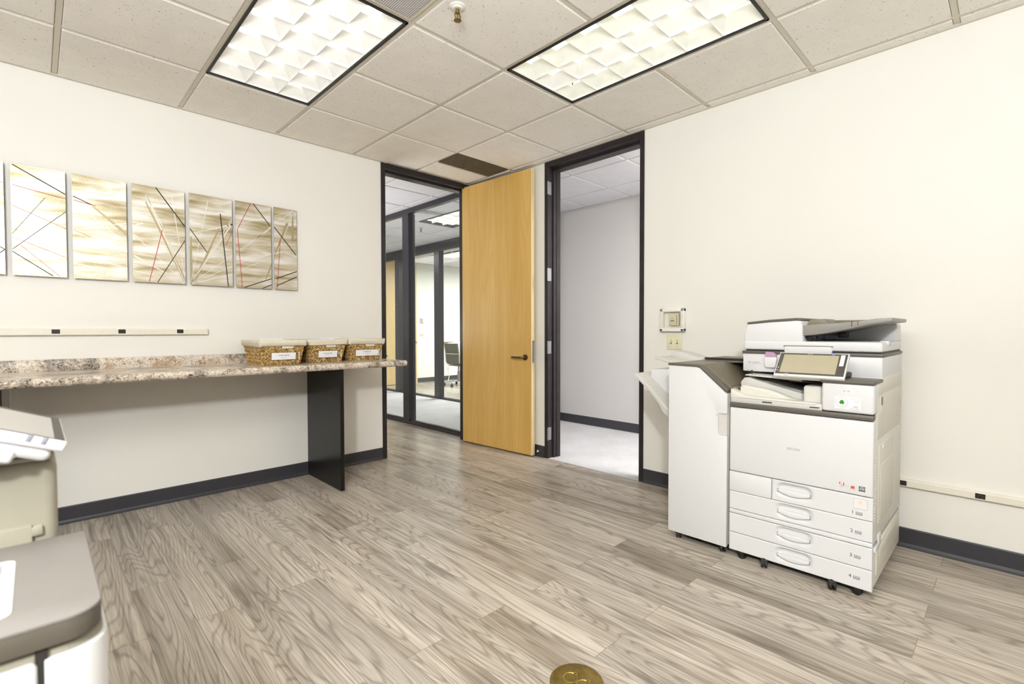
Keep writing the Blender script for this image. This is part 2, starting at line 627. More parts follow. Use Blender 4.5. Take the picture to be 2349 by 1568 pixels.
        return o


def rrect(w, h, r, n=5):
    """rounded rectangle outline, centred"""
    out = []
    for cx, cy, a0 in ((w / 2 - r, h / 2 - r, 0), (-w / 2 + r, h / 2 - r, 90), (-w / 2 + r, -h / 2 + r, 180), (w / 2 - r, -h / 2 + r, 270)):
        for i in range(n + 1):
            a = math.radians(a0 + 90 * i / n)
            out.append((cx + r * math.cos(a), cy + r * math.sin(a)))
    return out


def lettering(name, body, size, centre, right, upv, mat, parent, bold=0.0, squeeze=1.0, depth=0.0003):
    cu = bpy.data.curves.new('t', 'FONT')
    cu.body = body
    cu.size = size
    cu.align_x = 'CENTER'
    cu.align_y = 'CENTER'
    cu.extrude = depth
    cu.offset = bold
    to = bpy.data.objects.new('t', cu)
    COL.objects.link(to)
    dg = bpy.context.evaluated_depsgraph_get()
    dg.update()
    me = bpy.data.meshes.new_from_object(to.evaluated_get(dg))
    bpy.data.objects.remove(to)
    R, U = Vector(right), Vector(upv)
    N = R.cross(U)
    mm = Matrix(((R.x * squeeze, U.x, N.x), (R.y * squeeze, U.y, N.y), (R.z * squeeze, U.z, N.z))).to_4x4()
    mm.translation = Vector(centre)
    me.transform(mm)
    b = B()
    b.bm.from_mesh(me)
    bpy.data.meshes.remove(me)
    return b.build(name, mat, parent, smooth=0)


H = 2.6146
GX0, GY0, T = -0.0906, -0.625, 0.6096
ZT = H - 0.006          # tile face
ZB = H + 0.002          # tee face

# ------------------------------------------------------------------ room shell
structure(B().box(-6.5, 0.0, -7.0, 0.13, -0.1, 0.0).box(-1.7, 0.06, 0.13, 5.2, -0.1, 0.0).box(1.6, 6.0, 0.29, 5.2, -0.1, 0.0).build('floor', M['floor'], smooth=0))
structure(B().box(0.06, 1.6, 0.29, 5.2, -0.1, 0.0).box(0.0, 1.5, -3.2, 0.17, -0.1, 0.002).build('floor.001', M['carpet'], smooth=0))
structure(B().box(-6.5, -1.054, 0.0, 0.13, 0, H + 0.3).box(-0.032, 0.0, 0.0, 0.13, 0, H + 0.3).build('wall_left', M['wall'], smooth=0))
structure(B().box(0.0, 0.13, -7.0, -1.966, 0, H + 0.3).box(0.0, 0.13, -0.98, 0.13, 0, H + 0.3).build('wall_right', M['wall'], smooth=0))
structure(B().box(-1.8, -1.7, 0.13, 5.2, 0, H + 0.3).build('wall_corridor', M['wall'], smooth=0))
structure(B().box(-1.8, 6.0, 5.2, 5.3, 0, H + 0.3).build('wall_far', M['wallwhite'], smooth=0))
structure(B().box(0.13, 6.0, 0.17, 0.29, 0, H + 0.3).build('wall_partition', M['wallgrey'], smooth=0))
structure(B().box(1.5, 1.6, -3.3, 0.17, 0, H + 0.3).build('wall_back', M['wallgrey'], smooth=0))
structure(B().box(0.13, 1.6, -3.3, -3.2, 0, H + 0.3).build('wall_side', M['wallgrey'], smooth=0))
structure(B().box(6.0, 6.1, 0.17, 5.3, 0, H + 0.3).build('wall_end', M['wallwhite'], smooth=0))


def ceiling(name, xr, yr, gx, gy, skip, matt, holes=()):
    b = B()
    xs = [xr[0]] + [g for g in gx if xr[0] + 0.03 < g < xr[1] - 0.03] + [xr[1]]
    ys = [yr[0]] + [g for g in gy if yr[0] + 0.03 < g < yr[1] - 0.03] + [yr[1]]
    t = b.bm
    g, c = 0.014, 0.004
    for i in range(len(xs) - 1):
        for j in range(len(ys) - 1):
            cx, cyy = (xs[i] + xs[i + 1]) / 2, (ys[j] + ys[j + 1]) / 2
            if skip(cx, cyy):
                continue
            x0, x1, y0, y1 = xs[i] + g, xs[i + 1] - g, ys[j] + g, ys[j + 1] - g
            lo = [t.verts.new(p) for p in ((x0 + c, y0 + c, ZT), (x1 - c, y0 + c, ZT), (x1 - c, y1 - c, ZT), (x0 + c, y1 - c, ZT))]
            mi = [t.verts.new(p) for p in ((x0, y0, ZT + c), (x1, y0, ZT + c), (x1, y1, ZT + c), (x0, y1, ZT + c))]
            hi = [t.verts.new(p) for p in ((x0, y0, ZB + 0.02), (x1, y0, ZB + 0.02), (x1, y1, ZB + 0.02), (x0, y1, ZB + 0.02))]
            f = t.faces.new(lo[::-1])
            for A, C in ((lo, mi), (mi, hi)):
                for q in range(4):
                    t.faces.new((A[q], A[(q + 1) % 4], C[(q + 1) % 4], C[q]))
    bmesh.ops.recalc_face_normals(t, faces=t.faces[:])
    # tee bars
    for x in xs[1:-1]:
        segs, y = [], yr[0]
        for (hx0, hx1, hy0, hy1) in sorted(holes, key=lambda h: h[2]):
            if hx0 + 0.05 < x < hx1 - 0.05:
                segs.append((y, hy0))
                y = hy1
        segs.append((y, yr[1]))
        for (a, e) in segs:
            if e > a:
                b.box(x - 0.012, x + 0.012, a, e, ZB, ZB + 0.03, mi=1)
    for y in ys[1:-1]:
        segs, x = [], xr[0]
        for (hx0, hx1, hy0, hy1) in sorted(holes, key=lambda h: h[0]):
            if hy0 + 0.05 < y < hy1 - 0.05:
                segs.append((x, hx0))
                x = hx1
        segs.append((x, xr[1]))
        for (a, e) in segs:
            if e > a:
                b.box(a, e, y - 0.012, y + 0.012, ZB + 0.0007, ZB + 0.0293, mi=1)
    # plenum deck above the grid, open above the fixtures
    cuts = sorted(holes, key=lambda h: h[0])
    px = sorted({xr[0], xr[1], *[h[0] for h in cuts], *[h[1] for h in cuts]})
    py = sorted({yr[0], yr[1], *[h[2] for h in cuts], *[h[3] for h in cuts]})
    for i in range(len(px) - 1):
        for j in range(len(py) - 1):
            cx, cyy = (px[i] + px[i + 1]) / 2, (py[j] + py[j + 1]) / 2
            if any(h[0] < cx < h[1] and h[2] < cyy < h[3] for h in cuts):
                continue
            b.box(px[i], px[i + 1], py[j], py[j + 1], ZB + 0.015, ZB + 0.05, mi=1)
    return structure(b.build(name, [matt, M['tee']], smooth=0))


gx = [GX0 - T * k for k in range(-1, 12)][::-1]
gy = [GY0 - T * k for k in range(0, 12)][::-1]
L1 = (GX0 - 4 * T, GX0 - 3 * T, GY0 - 2 * T, GY0)
L2 = (GX0 - 2 * T, GX0 - T, GY0 - 4 * T, GY0 - 2 * T)
V1 = (GX0 - 4 * T, GX0 - 3 * T, GY0 - 3 * T, GY0 - 2 * T)
V2 = (GX0 - T, GX0, GY0, -0.335)


def inside(h):
    return lambda x, y: h[0] < x < h[1] and h[2] < y < h[3]


RET = lambda x, y: GX0 - T < x < GX0 and y > GY0
ceiling('ceiling', (-6.5, 0.0), (-7.0, 0.0), gx, gy, lambda x, y: any(inside(h)(x, y) for h in (L1, L2, V1)) or RET(x, y), M['tile'], (L1, L2, V1))
# the cell by the corner: half grille, half tile
b = B()
b.box(GX0 - T + 0.014, GX0 - 0.014, -0.324, -0.014, ZT, ZB + 0.02, 0.003, 1)
b.box(GX0 - T + 0.012, GX0 - 0.012, -0.347, -0.324, ZB, ZB + 0.02, mi=1)
structure(b.build('ceiling.001', [M['tile'], M['tee']], smooth=0))
L3 = (0.50, 1.10, 0.60, 1.78)
L4 = (2.45, 3.06, 3.05, 4.27)
gx2 = [0.50 + 0.6 * k for k in range(-4, 11)]
gy2 = [1.78 - 0.59 + 0.59 * k for k in range(-2, 8)]
ceiling('ceiling.002', (-1.7, 6.0), (0.13, 5.2), gx2, gy2, lambda x, y: inside(L3)(x, y) or inside(L4)(x, y), M['tilecool'], (L3, L4))
ceiling('ceiling.003', (0.0, 1.5), (-3.2, 0.17), [0.45, 1.05], [-2.75, -2.14, -1.53, -0.92, -0.31], lambda x, y: False, M['tilecool'])
structure(B().box(-6.5, -1.0, -0.020, 0.0, ZT - 0.002, ZT + 0.012).box(-6.5, -1.0, -0.003, 0, ZT - 0.002, ZT + 0.02).build('trim_1', M['tee'], smooth=0))
structure(B().box(-0.020, 0.0, -7.0, 0.0, ZT - 0.002, ZT + 0.012).build('trim_2', M['tee'], smooth=0))


# baseboards: cove profile along a wall
def base_run(name, axis, a, e, face, sgn):
    prof = [(0, 0), (0.014, 0), (0.014, 0.004), (0.009, 0.010), (0.005, 0.022), (0.004, 0.096), (0.002, 0.102), (0, 0.102)]
    b = B()
    pts = [(face + sgn * d, z) for d, z in prof]
    if axis == 0:
        b.prism(pts, 0, a, e)
    else:
        b.prism(pts, 1, a, e)
    return structure(b.build(name, M['base'], smooth=0))


base_run('baseboard_left', 0, -6.4, -1.056, 0.0, -1)
base_run('baseboard_right', 1, -6.9, -1.968, 0.0, -1)
base_run('baseboard_corner', 1, -0.978, -0.01, 0.0, -1)
base_run('baseboard_back', 1, -3.18, 0.165, 1.5, -1)
base_run('baseboard_far', 0, 2.73, 5.98, 5.2, -1)
base_run('baseboard_partition', 0, 0.14, 1.49, 0.17, -1)

# ------------------------------------------------------------------ door frames (trim) with their hinges
ZF = ZT - 0.003
b = B()
for x0, x1, s in ((-1.054, -1.013, 1), (-0.079, -0.03, -1)):
    b.box(x0, x1, -0.008, 0.138, 0, ZF, 0.003, 1)
    if s > 0:
        b.box(x1 - 0.004, x1 + 0.014, 0.052, 0.138, 0, ZF - 0.05, 0.002, 1)
b.box(-1.0533, -0.0307, -0.0073, 0.1373, ZF - 0.045, ZF - 0.0007, 0.003, 1)
b.box(-1.015, -0.075, 0.052, 0.138, ZF - 0.062, ZF - 0.04, 0.002, 1)
fr = structure(b.build('trim_3', M['bronze']))
B().box(-1.018, -0.995, 0.005, 0.045, 0.905, 0.915, 0.001, 1).box(-1.0145, -1.011, 0.0, 0.05, 0.86, 0.96).build('strike_plate', M['black'], fr)
b = B()
for y0, y1, s in ((-1.023, -0.98, -1), (-1.966, -1.930, 1)):
    b.box(-0.008, 0.138, y0, y1, 0, ZF, 0.003, 1)
    if s < 0:
        b.box(0.052, 0.138, y0 - 0.014, y0 + 0.004, 0, ZF - 0.05, 0.002, 1)
        b.box(0.090, 0.138, y0 - 0.020, y0 + 0.004, 0, ZF - 0.05, 0.002, 1)
    else:
        b.box(0.052, 0.138, y1 - 0.004, y1 + 0.008, 0, ZF - 0.05, 0.002, 1)
b.box(-0.0073, 0.1373, -1.9653, -0.9807, ZF - 0.045, ZF - 0.0007, 0.003, 1)
b.box(0.052, 0.138, -1.93, -1.02, ZF - 0.066, ZF - 0.04, 0.002, 1)
b.box(0.030, 0.045, -1.93, -1.02, ZF - 0.052, ZF - 0.04, 0.002, 1)
fr2 = structure(b.build('trim_4', M['bronze']))
for z in (2.38, 1.625, 0.985, 0.22):
    h = B().box(-0.004, 0.034, -1.0255, -1.022, z - 0.056, z + 0.056, 0.001, 1).cyl((-0.012, -1.026, z - 0.056), (-0.012, -1.026, z + 0.056), 0.0065, seg=12)
    for dz in (-0.04, -0.013, 0.013, 0.04):
        h.cyl((0.015 + 0.006 * (1 if dz > 0 else -1), -1.0252, z + dz), (0.015 + 0.006 * (1 if dz > 0 else -1), -1.0265, z + dz), 0.003, seg=10)
    h.build('hinge', M['steel'], fr2)

# ------------------------------------------------------------------ door leaf, standing open against the right wall
ang = math.atan2(0.056, 0.88)
dr = thing('door_1', (-0.1295, 0.026, 0.0))
structure(dr)
dr.rotation_euler = (0, 0, 0)


def dxy(s, t):
    """along the leaf from the hinge / through its thickness, in world xy"""
    d = Vector((math.sin(ang), -math.cos(ang)))
    n = Vector((math.cos(ang), math.sin(ang)))
    p = Vector((-0.1295, 0.026)) + d * s + n * t
    return p.x, p.y


def leafbox(b, s0, s1, t0, t1, z0, z1, bev=0.0, mi=0):
    mm = Matrix.Rotation(ang, 4, 'Z')
    mm.translation = Vector((-0.1295, 0.026, 0))
    return b.box(t0, t1, -s1, -s0, z0, z1, bev, 1, mi, mm)


leafbox(B(), 0, 0.910, 0.0, 0.044, 0.012, 2.572, 0.0012).build('door_leaf', M['oak'], dr)
leafbox(B(), 0.908, 0.9125, -0.0004, 0.0444, 0.0115, 2.5725, 0.0004).build('door_edge', M['maple'], dr)
hb = B()
zz = 0.892
x0, y0 = dxy(0.841, 0)
nx, ny = -math.cos(ang), -math.sin(ang)
hb.cyl((x0, y0, zz), (x0 + nx * 0.010, y0 + ny * 0.010, zz), 0.027, 0.025, 28)
pts = []
for q in range(9):
    a = q / 8 * PI / 2
    pts.append((0.841 - 0.022 * (1 - math.cos(a)), -0.008 - 0.044 * math.sin(a)))
pts = [(0.841, -0.006)] + [(0.841 - 0.02 * (1 - math.cos(q / 8 * PI / 2)), -0.02 - 0.032 * math.sin(q / 8 * PI / 2)) for q in range(9)] + [(0.808, -0.054), (0.758, -0.056), (0.728, -0.054)]
pts += [(0.728 - 0.012 * math.sin(q / 5 * PI / 2), -0.042 - 0.012 * math.cos(q / 5 * PI / 2)) for q in range(1, 6)]
hb.tube([(*dxy(s, t), zz) for s, t in pts], 0.0095, 12)
hb.build('door_handle', M['handle'], dr)
leafbox(B(), 0.9115, 0.9140, 0.008, 0.036, 0.845, 1.045, 0.0004).build('latch_plate', M['steel'], dr)
lb = leafbox(B(), 0.913, 0.927, 0.014, 0.030, 0.885, 0.905, 0.003)
leafbox(lb, 0.913, 0.920, 0.016, 0.028, 0.925, 0.935, 0.002).build('latch_bolt', M['chrome'], dr)
st = thing('door_stop', (-0.004, -0.925, 0.055), 'small metal door stop on the dark baseboard beside the open oak door', 'door stop')
B().cyl((-0.004, -0.925, 0.055), (-0.030, -0.925, 0.055), 0.007, seg=12).build('stem', M['steel'], st)
B().cyl((-0.030, -0.925, 0.055), (-0.040, -0.925, 0.055), 0.010, seg=14, bev=0.002).build('bumper', M['offwhite'], st)

# ------------------------------------------------------------------ glazed partitions beyond the doorway
wn = structure(thing('window_1', (0.03, 0.3, 0)))
b = B().box(0.0, 0.06, 0.13, 5.19, 2.545, ZF, 0.003, 1).box(0.0, 0.06, 0.13, 5.19, 0, 0.035, 0.003, 1).box(0.010, 0.05, 0.2, 5.19, 0.035, 0.055, 0.002, 1)
b.box(0.0007, 0.0593, 0.13, 0.212, 0.0007, ZF - 0.0007, 0.003, 1)
b.build('window_frame', M['bronze2'], wn)
ms = [1.225, 2.5, 3.8]
for y in ms:
    B().box(-0.004, 0.094, y, y + 0.135 if y < 2 else y + 0.06, 0.03, 2.55, 0.003, 1).build('mullion', M['bronze2'], wn)
e = [0.21, 1.225, 1.36, 2.5, 2.56, 3.8, 3.86, 5.19]
for i in range(0, 8, 2):
    B().box(0.028, 0.032, e[i], e[i + 1], 0.05, 2.55).build('pane', M['glass'], wn, smooth=0)
wn = structure(thing('window_2', (1.6, 0.4, 0)))
b = B().box(1.56, 1.64, 0.30, 5.19, 2.445, ZF, 0.003, 1).box(1.56, 1.64, 0.30, 5.19, 0, 0.03, 0.003, 1)
b.build('window_frame', M['bronze2'], wn)
for y in (1.4, 2.76, 4.00):
    B().box(1.55, 1.65, y, y + 0.14, 0.03, 2.45, 0.003, 1).build('mullion', M['bronze2'], wn)
e = [0.3, 1.4, 1.54, 2.76, 2.90, 4.00, 4.14, 5.19]
for i in range(0, 8, 2):
    B().box(1.598, 1.602, e[i], e[i + 1], 0.03, 2.45).build('pane', M['glass'], wn, smooth=0)
d2 = structure(thing('door_2', (2.3, 5.19, 0)))
B().box(1.80, 2.69, 5.155, 5.199, 0.01, 2.57, 0.002, 1).build('door_leaf', M['oakpale'], d2)
B().cyl((2.63, 5.155, 0.89), (2.63, 5.145, 0.89), 0.03, seg=20).cyl((2.63, 5.145, 0.89), (2.63, 5.11, 0.89), 0.011, seg=12).ball((2.63, 5.095, 0.89), 0.027, 0.024, 0.027, 16, 10).build('door_knob', M['steel'], d2)

sk = B()
for r, mi, z in ((0.022, 0, 0.0), (0.013, 1, 0.0006)):
    sk.cyl((1.547 - z, 4.05, 1.62), (1.5465 - z, 4.05, 1.62), r, seg=24, mi=mi)
tag(sk.build('round_sticker', [plain('blue print', (60, 70, 110), 0.5), M['redprint']]), 'small round blue and red sticker on the dark mullion beyond the doorway', 'sticker')


def wall_plate(name, x, z, label, cat, w_=0.115, h_=0.115, tog=2):
    t = thing(name, (x, 5.199, z), label, cat)
    B().box(x - w_ / 2, x + w_ / 2, 5.193, 5.2, z - h_ / 2, z + h_ / 2, 0.003, 1).build('plate', M['offwhite'], t)
    for k in range(tog):
        xx = x + (k - (tog - 1) / 2) * 0.046
        B().box(xx - 0.005, xx + 0.005, 5.183, 5.194, z - 0.012, z + 0.012, 0.002, 1).build('toggle', M['midgrey'], t)
    return t


wall_plate('light_switch', 2.84, 1.045, 'white double light switch plate on the far office wall beyond the glass', 'light switch')
t = thing('thermostat', (2.845, 5.199, 1.36), 'tiny grey thermostat on the far office wall above a switch plate', 'thermostat')
B().box(2.80, 2.89, 5.17, 5.2, 1.31, 1.41, 0.004, 1).build('body', M['offwhite'], t)
B().box(2.815, 2.85, 5.166, 5.172, 1.32, 1.40, 0.002, 1).build('cover', M['midgrey'], t)
t = thing('wall_outlet', (3.56, 5.199, 0.31), 'white power outlet low on the far office wall beside the mesh chair', 'outlet')
B().box(3.525, 3.595, 5.193, 5.2, 0.25, 0.37, 0.003, 1).build('plate', M['offwhite'], t)
for z in (0.285, 0.335):
    B().box(3.55, 3.57, 5.190, 5.194, z - 0.012, z + 0.012, 0.002, 1).build('socket', M['midgrey'], t)
cp = [(3.56, 5.186, 0.29), (3.56, 5.15, 0.22), (3.50, 5.08, 0.12), (3.40, 4.98, 0.03), (3.25, 4.85, 0.006), (3.0, 4.75, 0.006), (2.7, 4.6, 0.006)]
tag(B().tube(cp, 0.006, 8).build('cable', M['paper']), 'thin white cord trailing from the far office outlet across the floor', 'cord')

# ------------------------------------------------------------------ office chair beyond the glass
CX, CY = 3.02, 4.12
ch = thing('office_chair', (CX, CY, 0), 'grey mesh office chair with chrome frame in the far office beyond the glass', 'chair')
prof = [(-0.20, 0.90), (-0.185, 0.80), (-0.165, 0.68), (-0.16, 0.58), (-0.155, 0.50), (-0.13, 0.455), (-0.07, 0.44), (0.05, 0.445), (0.20, 0.46), (0.27, 0.465)]
rings = []
for (dx, z) in prof:
    rings.append((dx, z))
bk = B()
for i in range(len(prof) - 1):
    (a, za), (c, zc) = prof[i], prof[i + 1]
    d = Vector((c - a, zc - za)).normalized()
    n = Vector((-d.y, d.x)) * 0.006
    bk.prism([(CX + a, za), (CX + c, zc), (CX + c + n.x, zc + n.y), (CX + a + n.x, za + n.y)], 1, CY - 0.22, CY + 0.22)
bk.build('sling', M['mesh'], ch)
for sgn in (-1, 1):
    B().tube([(CX + a, CY + sgn * 0.225, z) for a, z in prof], 0.012, 10).build('side_rail', M['chrome'], ch)
B().tube([(CX - 0.20, CY - 0.225, 0.90), (CX - 0.205, CY, 0.905), (CX - 0.20, CY + 0.225, 0.90)], 0.013, 10).build('top_rail', M['chrome'], ch)
B().tube([(CX - 0.165, CY - 0.225, 0.66), (CX - 0.19, CY, 0.66), (CX - 0.165, CY + 0.225, 0.66)], 0.010, 10).build('back_brace', M['chrome'], ch)
for sgn in (-1, 1):
    B().tube([(CX - 0.165, CY + sgn * 0.235, 0.66), (CX + 0.0, CY + sgn * 0.26, 0.665), (CX + 0.13, CY + sgn * 0.26, 0.64), (CX + 0.14, CY + sgn * 0.25, 0.50), (CX + 0.10, CY + sgn * 0.23, 0.45)], 0.012, 10).build('armrest', M['chrome'], ch)
B().cyl((CX, CY, 0.09), (CX, CY, 0.30), 0.028, seg=20).cyl((CX, CY, 0.30), (CX, CY, 0.44), 0.018, seg=20).box(CX - 0.1, CX + 0.1, CY - 0.2, CY + 0.2, 0.405, 0.432, 0.01).build('column', M['steel'], ch)
for k in range(5):
    a = math.radians(205 + 72 * k)
    c_, s_ = math.cos(a), math.sin(a)
    lg = B().tube([(CX + 0.02 * c_, CY + 0.02 * s_, 0.115), (CX + 0.15 * c_, CY + 0.15 * s_, 0.105), (CX + 0.30 * c_, CY + 0.30 * s_, 0.075)], 0.015, 10)
    lg = lg.build('base_leg', M['chrome'], ch)
    px, py = CX + 0.30 * c_, CY + 0.30 * s_
    B().cyl((px - 0.02 * s_, py + 0.02 * c_, 0.029), (px + 0.02 * s_, py - 0.02 * c_, 0.029), 0.029, seg=18, bev=0.004).cyl((px, py, 0.03), (px, py, 0.08), 0.008, seg=10).build('caster', M['dark'], lg)


# ------------------------------------------------------------------ ceiling fixtures
def troffer(rect, label, mats, cells=(3, 6)):
    x0, x1, y0, y1 = rect
    cx, cyy = (x0 + x1) / 2, (y0 + y1) / 2
    t = thing('ceiling_light', (cx, cyy, H), label, 'ceiling light')
    f = 0.012
    b = B()
    b.box(x0 + f, x1 - f, y0 + f, y0 + f + 0.012, H - 0.006, H + 0.03).box(x0 + f, x1 - f, y1 - f - 0.012, y1 - f, H - 0.006, H + 0.03)
    b.box(x0 + f, x0 + f + 0.012, y0 + f, y1 - f, H - 0.006, H + 0.03).box(x1 - f - 0.012, x1 - f, y0 + f, y1 - f, H - 0.006, H + 0.03)
    b.build('frame', M['black'], t, smooth=0)
    a0, a1, c0, c1 = x0 + 0.028, x1 - 0.028, y0 + 0.028, y1 - 0.028
    # housing
    hz = H + 0.125
    B().box(a0 - 0.01, a1 + 0.01, c0 - 0.01, c1 + 0.01, hz, hz + 0.01).box(a0 - 0.012, a0 - 0.004, c0, c1, H, hz).box(a1 + 0.004, a1 + 0.012, c0, c1, H, hz) \
        .box(a0, a1, c0 - 0.012, c0 - 0.004, H, hz).box(a0, a1, c1 + 0.004, c1 + 0.012, H, hz).build('housing', M['louver'], t, smooth=0)
    nx, ny = cells
    lv = B()

    def prof(hh, wt):
        pts = []
        for k in range(7):
            u = k / 6
            pts.append((0.0012 + wt * u ** 1.8, u * hh))
        return pts
    for i in range(nx + 1):
        x = a0 + (a1 - a0) * i / nx
        p = prof(0.070, 0.050)
        R = [(x + w_, H + 0.002 + z) for w_, z in p]
        Lf = [(x - w_, H + 0.002 + z) for w_, z in p]
        if i == 0:
            Lf = [(x - 0.003, H + 0.072), (x - 0.003, H + 0.002)][::-1]
        if i == nx:
            R = [(x + 0.003, H + 0.002), (x + 0.003, H + 0.072)]
        lv.prism(R + Lf[::-1], 1, c0, c1)
    for j in range(ny + 1):
        y = c0 + (c1 - c0) * j / ny
        p = prof(0.064, 0.030)
        R = [(y + w_, H + 0.002 + z) for w_, z in p]
        Lf = [(y - w_, H + 0.002 + z) for w_, z in p]
        if j == 0:
            Lf = [(y - 0.003, H + 0.002), (y - 0.003, H + 0.066)]
        if j == ny:
            R = [(y + 0.003, H + 0.002), (y + 0.003, H + 0.066)]
        lv.prism(R + Lf[::-1], 0, a0, a1)
    lv.build('louver', M['louver'], t, smooth=40)
    for i in range(nx):
        x = a0 + (a1 - a0) * (i + 0.5) / nx
        B().cyl((x, c0 + 0.02, H + 0.097), (x, c1 - 0.02, H + 0.097), 0.016, seg=14).build('lamp_tube', mats[i], t)
    return t


troffer(L1, 'lit parabolic ceiling light nearest the wall art, glowing warm white', [M['tube_warm']] * 3)
troffer(L2, 'lit parabolic ceiling light with greenish outer lamps towards the copier wall', [M['tube_green'], M['tube_pink'], M['tube_green']])


def flat_troffer(rect, label):
    x0, x1, y0, y1 = rect
    t = thing('ceiling_light', ((x0 + x1) / 2, (y0 + y1) / 2, H), label, 'ceiling light')
    f = 0.012
    b = B()
    b.box(x0 + f, x1 - f, y0 + f, y0 + f + 0.02, H - 0.006, H + 0.03).box(x0 + f, x1 - f, y1 - f - 0.02, y1 - f, H - 0.006, H + 0.03)
    b.box(x0 + f, x0 + f + 0.02, y0 + f, y1 - f, H - 0.006, H + 0.03).box(x1 - f - 0.02, x1 - f, y0 + f, y1 - f, H - 0.006, H + 0.03)
    b.build('frame', M['dark'], t, smooth=0)
    B().box(x0 + 0.03, x1 - 0.03, y0 + 0.03, y1 - 0.03, H + 0.03, H + 0.04).build('diffuser', M['diffuser'], t, smooth=0)
    lv = B()
    for i in range(1, 3):
        x = x0 + 0.03 + (x1 - x0 - 0.06) * i / 3
        lv.box(x - 0.004, x + 0.004, y0 + 0.03, y1 - 0.03, H, H + 0.028)
    for j in range(1, 6):
        y = y0 + 0.03 + (y1 - y0 - 0.06) * j / 6
        lv.box(x0 + 0.03, x1 - 0.03, y - 0.004, y + 0.004, H, H + 0.028)
    lv.build('louver', M['louver'], t, smooth=0)
    return t


flat_troffer(L3, 'lit ceiling light seen through the first glass partition, over the carpeted room')
flat_troffer(L4, 'lit ceiling light in the far office behind both glass partitions')

t = thing('air_vent', ((V1[0] + V1[1]) / 2, (V1[2] + V1[3]) / 2, H), 'perforated square air vent in the ceiling at the end of the warm white light', 'vent')
B().box(V1[0] + 0.013, V1[1] - 0.013, V1[2] + 0.013, V1[3] - 0.013, ZT - 0.001, ZB + 0.02, 0.003, 1).build('frame', M['tee'], t, smooth=0)
B().box(V1[0] + 0.035, V1[1] - 0.035, V1[2] + 0.035, V1[3] - 0.035, ZT - 0.004, ZT + 0.002).build('perforated_plate', M['perf'], t, smooth=0)
t = thing('return_grille', (GX0 - T / 2, -0.48, H), 'dark brown return air grille in the ceiling above the open oak door', 'vent')
b = B().box(GX0 - T + 0.012, GX0 - 0.012, -0.612, -0.348, ZT + 0.006, ZB + 0.02)
b.build('backing', plain('dark duct', (60, 52, 40), 0.8), t, smooth=0)
b = B()
for k in range(30):
    x = GX0 - T + 0.02 + k * (T - 0.04) / 29
    b.box(x - 0.003, x + 0.003, -0.612, -0.348, ZT - 0.001, ZT + 0.008)
for k in range(14):
    y = -0.606 + k * 0.252 / 13
    b.box(GX0 - T + 0.014, GX0 - 0.014, y - 0.003, y + 0.003, ZT - 0.001, ZT + 0.008)
b.build('egg_crate', M['grille'], t, smooth=0)


def sprinkler(x, y, label):
    t = thing('sprinkler', (x, y, ZT), label, 'sprinkler')
    b = B()
    prof = [(0.038, 0.0), (0.036, 0.004), (0.026, 0.007), (0.022, 0.012)]
    b.loft([[(x + r * math.cos(2 * PI * k / 28), y + r * math.sin(2 * PI * k / 28), ZT - d) for k in range(28)] for r, d in prof])
    b.build('escutcheon', M['offwhite'], t)
    b = B().cyl((x, y, ZT - 0.012), (x, y, ZT - 0.03), 0.010, seg=14)
    for s in (-1, 1):
        b.tube([(x + s * 0.010, y, ZT - 0.026), (x + s * 0.016, y, ZT - 0.038), (x + s * 0.012, y, ZT - 0.052), (x, y, ZT - 0.060)], 0.0028, 8)
    b.cyl((x, y, ZT - 0.03), (x, y, ZT - 0.058), 0.003, seg=8)
    b.build('frame_arms', M['brass'], t)
    b = B().cyl((x, y, ZT - 0.060), (x, y, ZT - 0.063), 0.010, seg=18)
    for k in range(10):
        a = 2 * PI * k / 10
        b.box(-0.004, 0.004, 0.008, 0.017, -0.0012, 0.0012, mat=Matrix.Translation((x, y, ZT - 0.0615)) @ Matrix.Rotation(a, 4, 'Z'))
    b.build('deflector', M['brass'], t)


sprinkler(-1.838, -2.095, 'brass sprinkler head on a white ring in the ceiling between the two lights')
sprinkler(0.73, 2.05, 'small sprinkler head in the ceiling seen through the first glass partition')

# ------------------------------------------------------------------ wall art
BL = [(-3.318, 2.052, -3.097, 1.924, 5), (-3.071, 1.925, -2.985, 1.887, 4), (-3.19, 1.892, -3.325, 1.67, 2), (-3.099, 1.832, -3.326, 1.585, 2.5), (-3.326, 1.576, -3.163, 1.451, 4), (-2.673, 2.055, -2.516, 1.824, 5), (-2.49, 1.821, -2.391, 1.67, 4), (-2.671, 1.448, -2.518, 1.735, 3.5), (-2.308, 1.947, -2.264, 1.445, 5), (-2.096, 2.054, -1.984, 1.911, 5), (-1.954, 1.908, -1.797, 1.714, 5), (-2.174, 1.441, -1.976, 1.522, 5), (-1.943, 1.525, -1.792, 1.59, 5), (-2.045, 1.444, -1.977, 1.476, 5), (-1.944, 1.47, -1.792, 1.549, 5), (-3.372, 1.595, -3.353, 1.582, 4), (-3.372, 1.562, -3.353, 1.582, 4)]
RL = [(-3.32, 1.941, -3.097, 1.9, 3.5), (-3.071, 1.903, -2.967, 1.885, 3.5), (-3.366, 1.946, -3.346, 1.943, 3.5), (-3.322, 1.828, -3.1, 1.728, 2.5), (-3.071, 1.729, -2.994, 1.695, 2.5), (-3.325, 1.655, -3.103, 1.561, 2.5), (-3.294, 1.615, -3.134, 1.451, 2.5), (-2.641, 1.789, -2.715, 1.447, 4), (-2.277, 1.729, -2.233, 1.837, 3), (-2.114, 2.05, -2.199, 1.861, 4), (-2.203, 1.86, -2.174, 1.441, 4), (-1.911, 1.822, -1.937, 1.45, 4)]
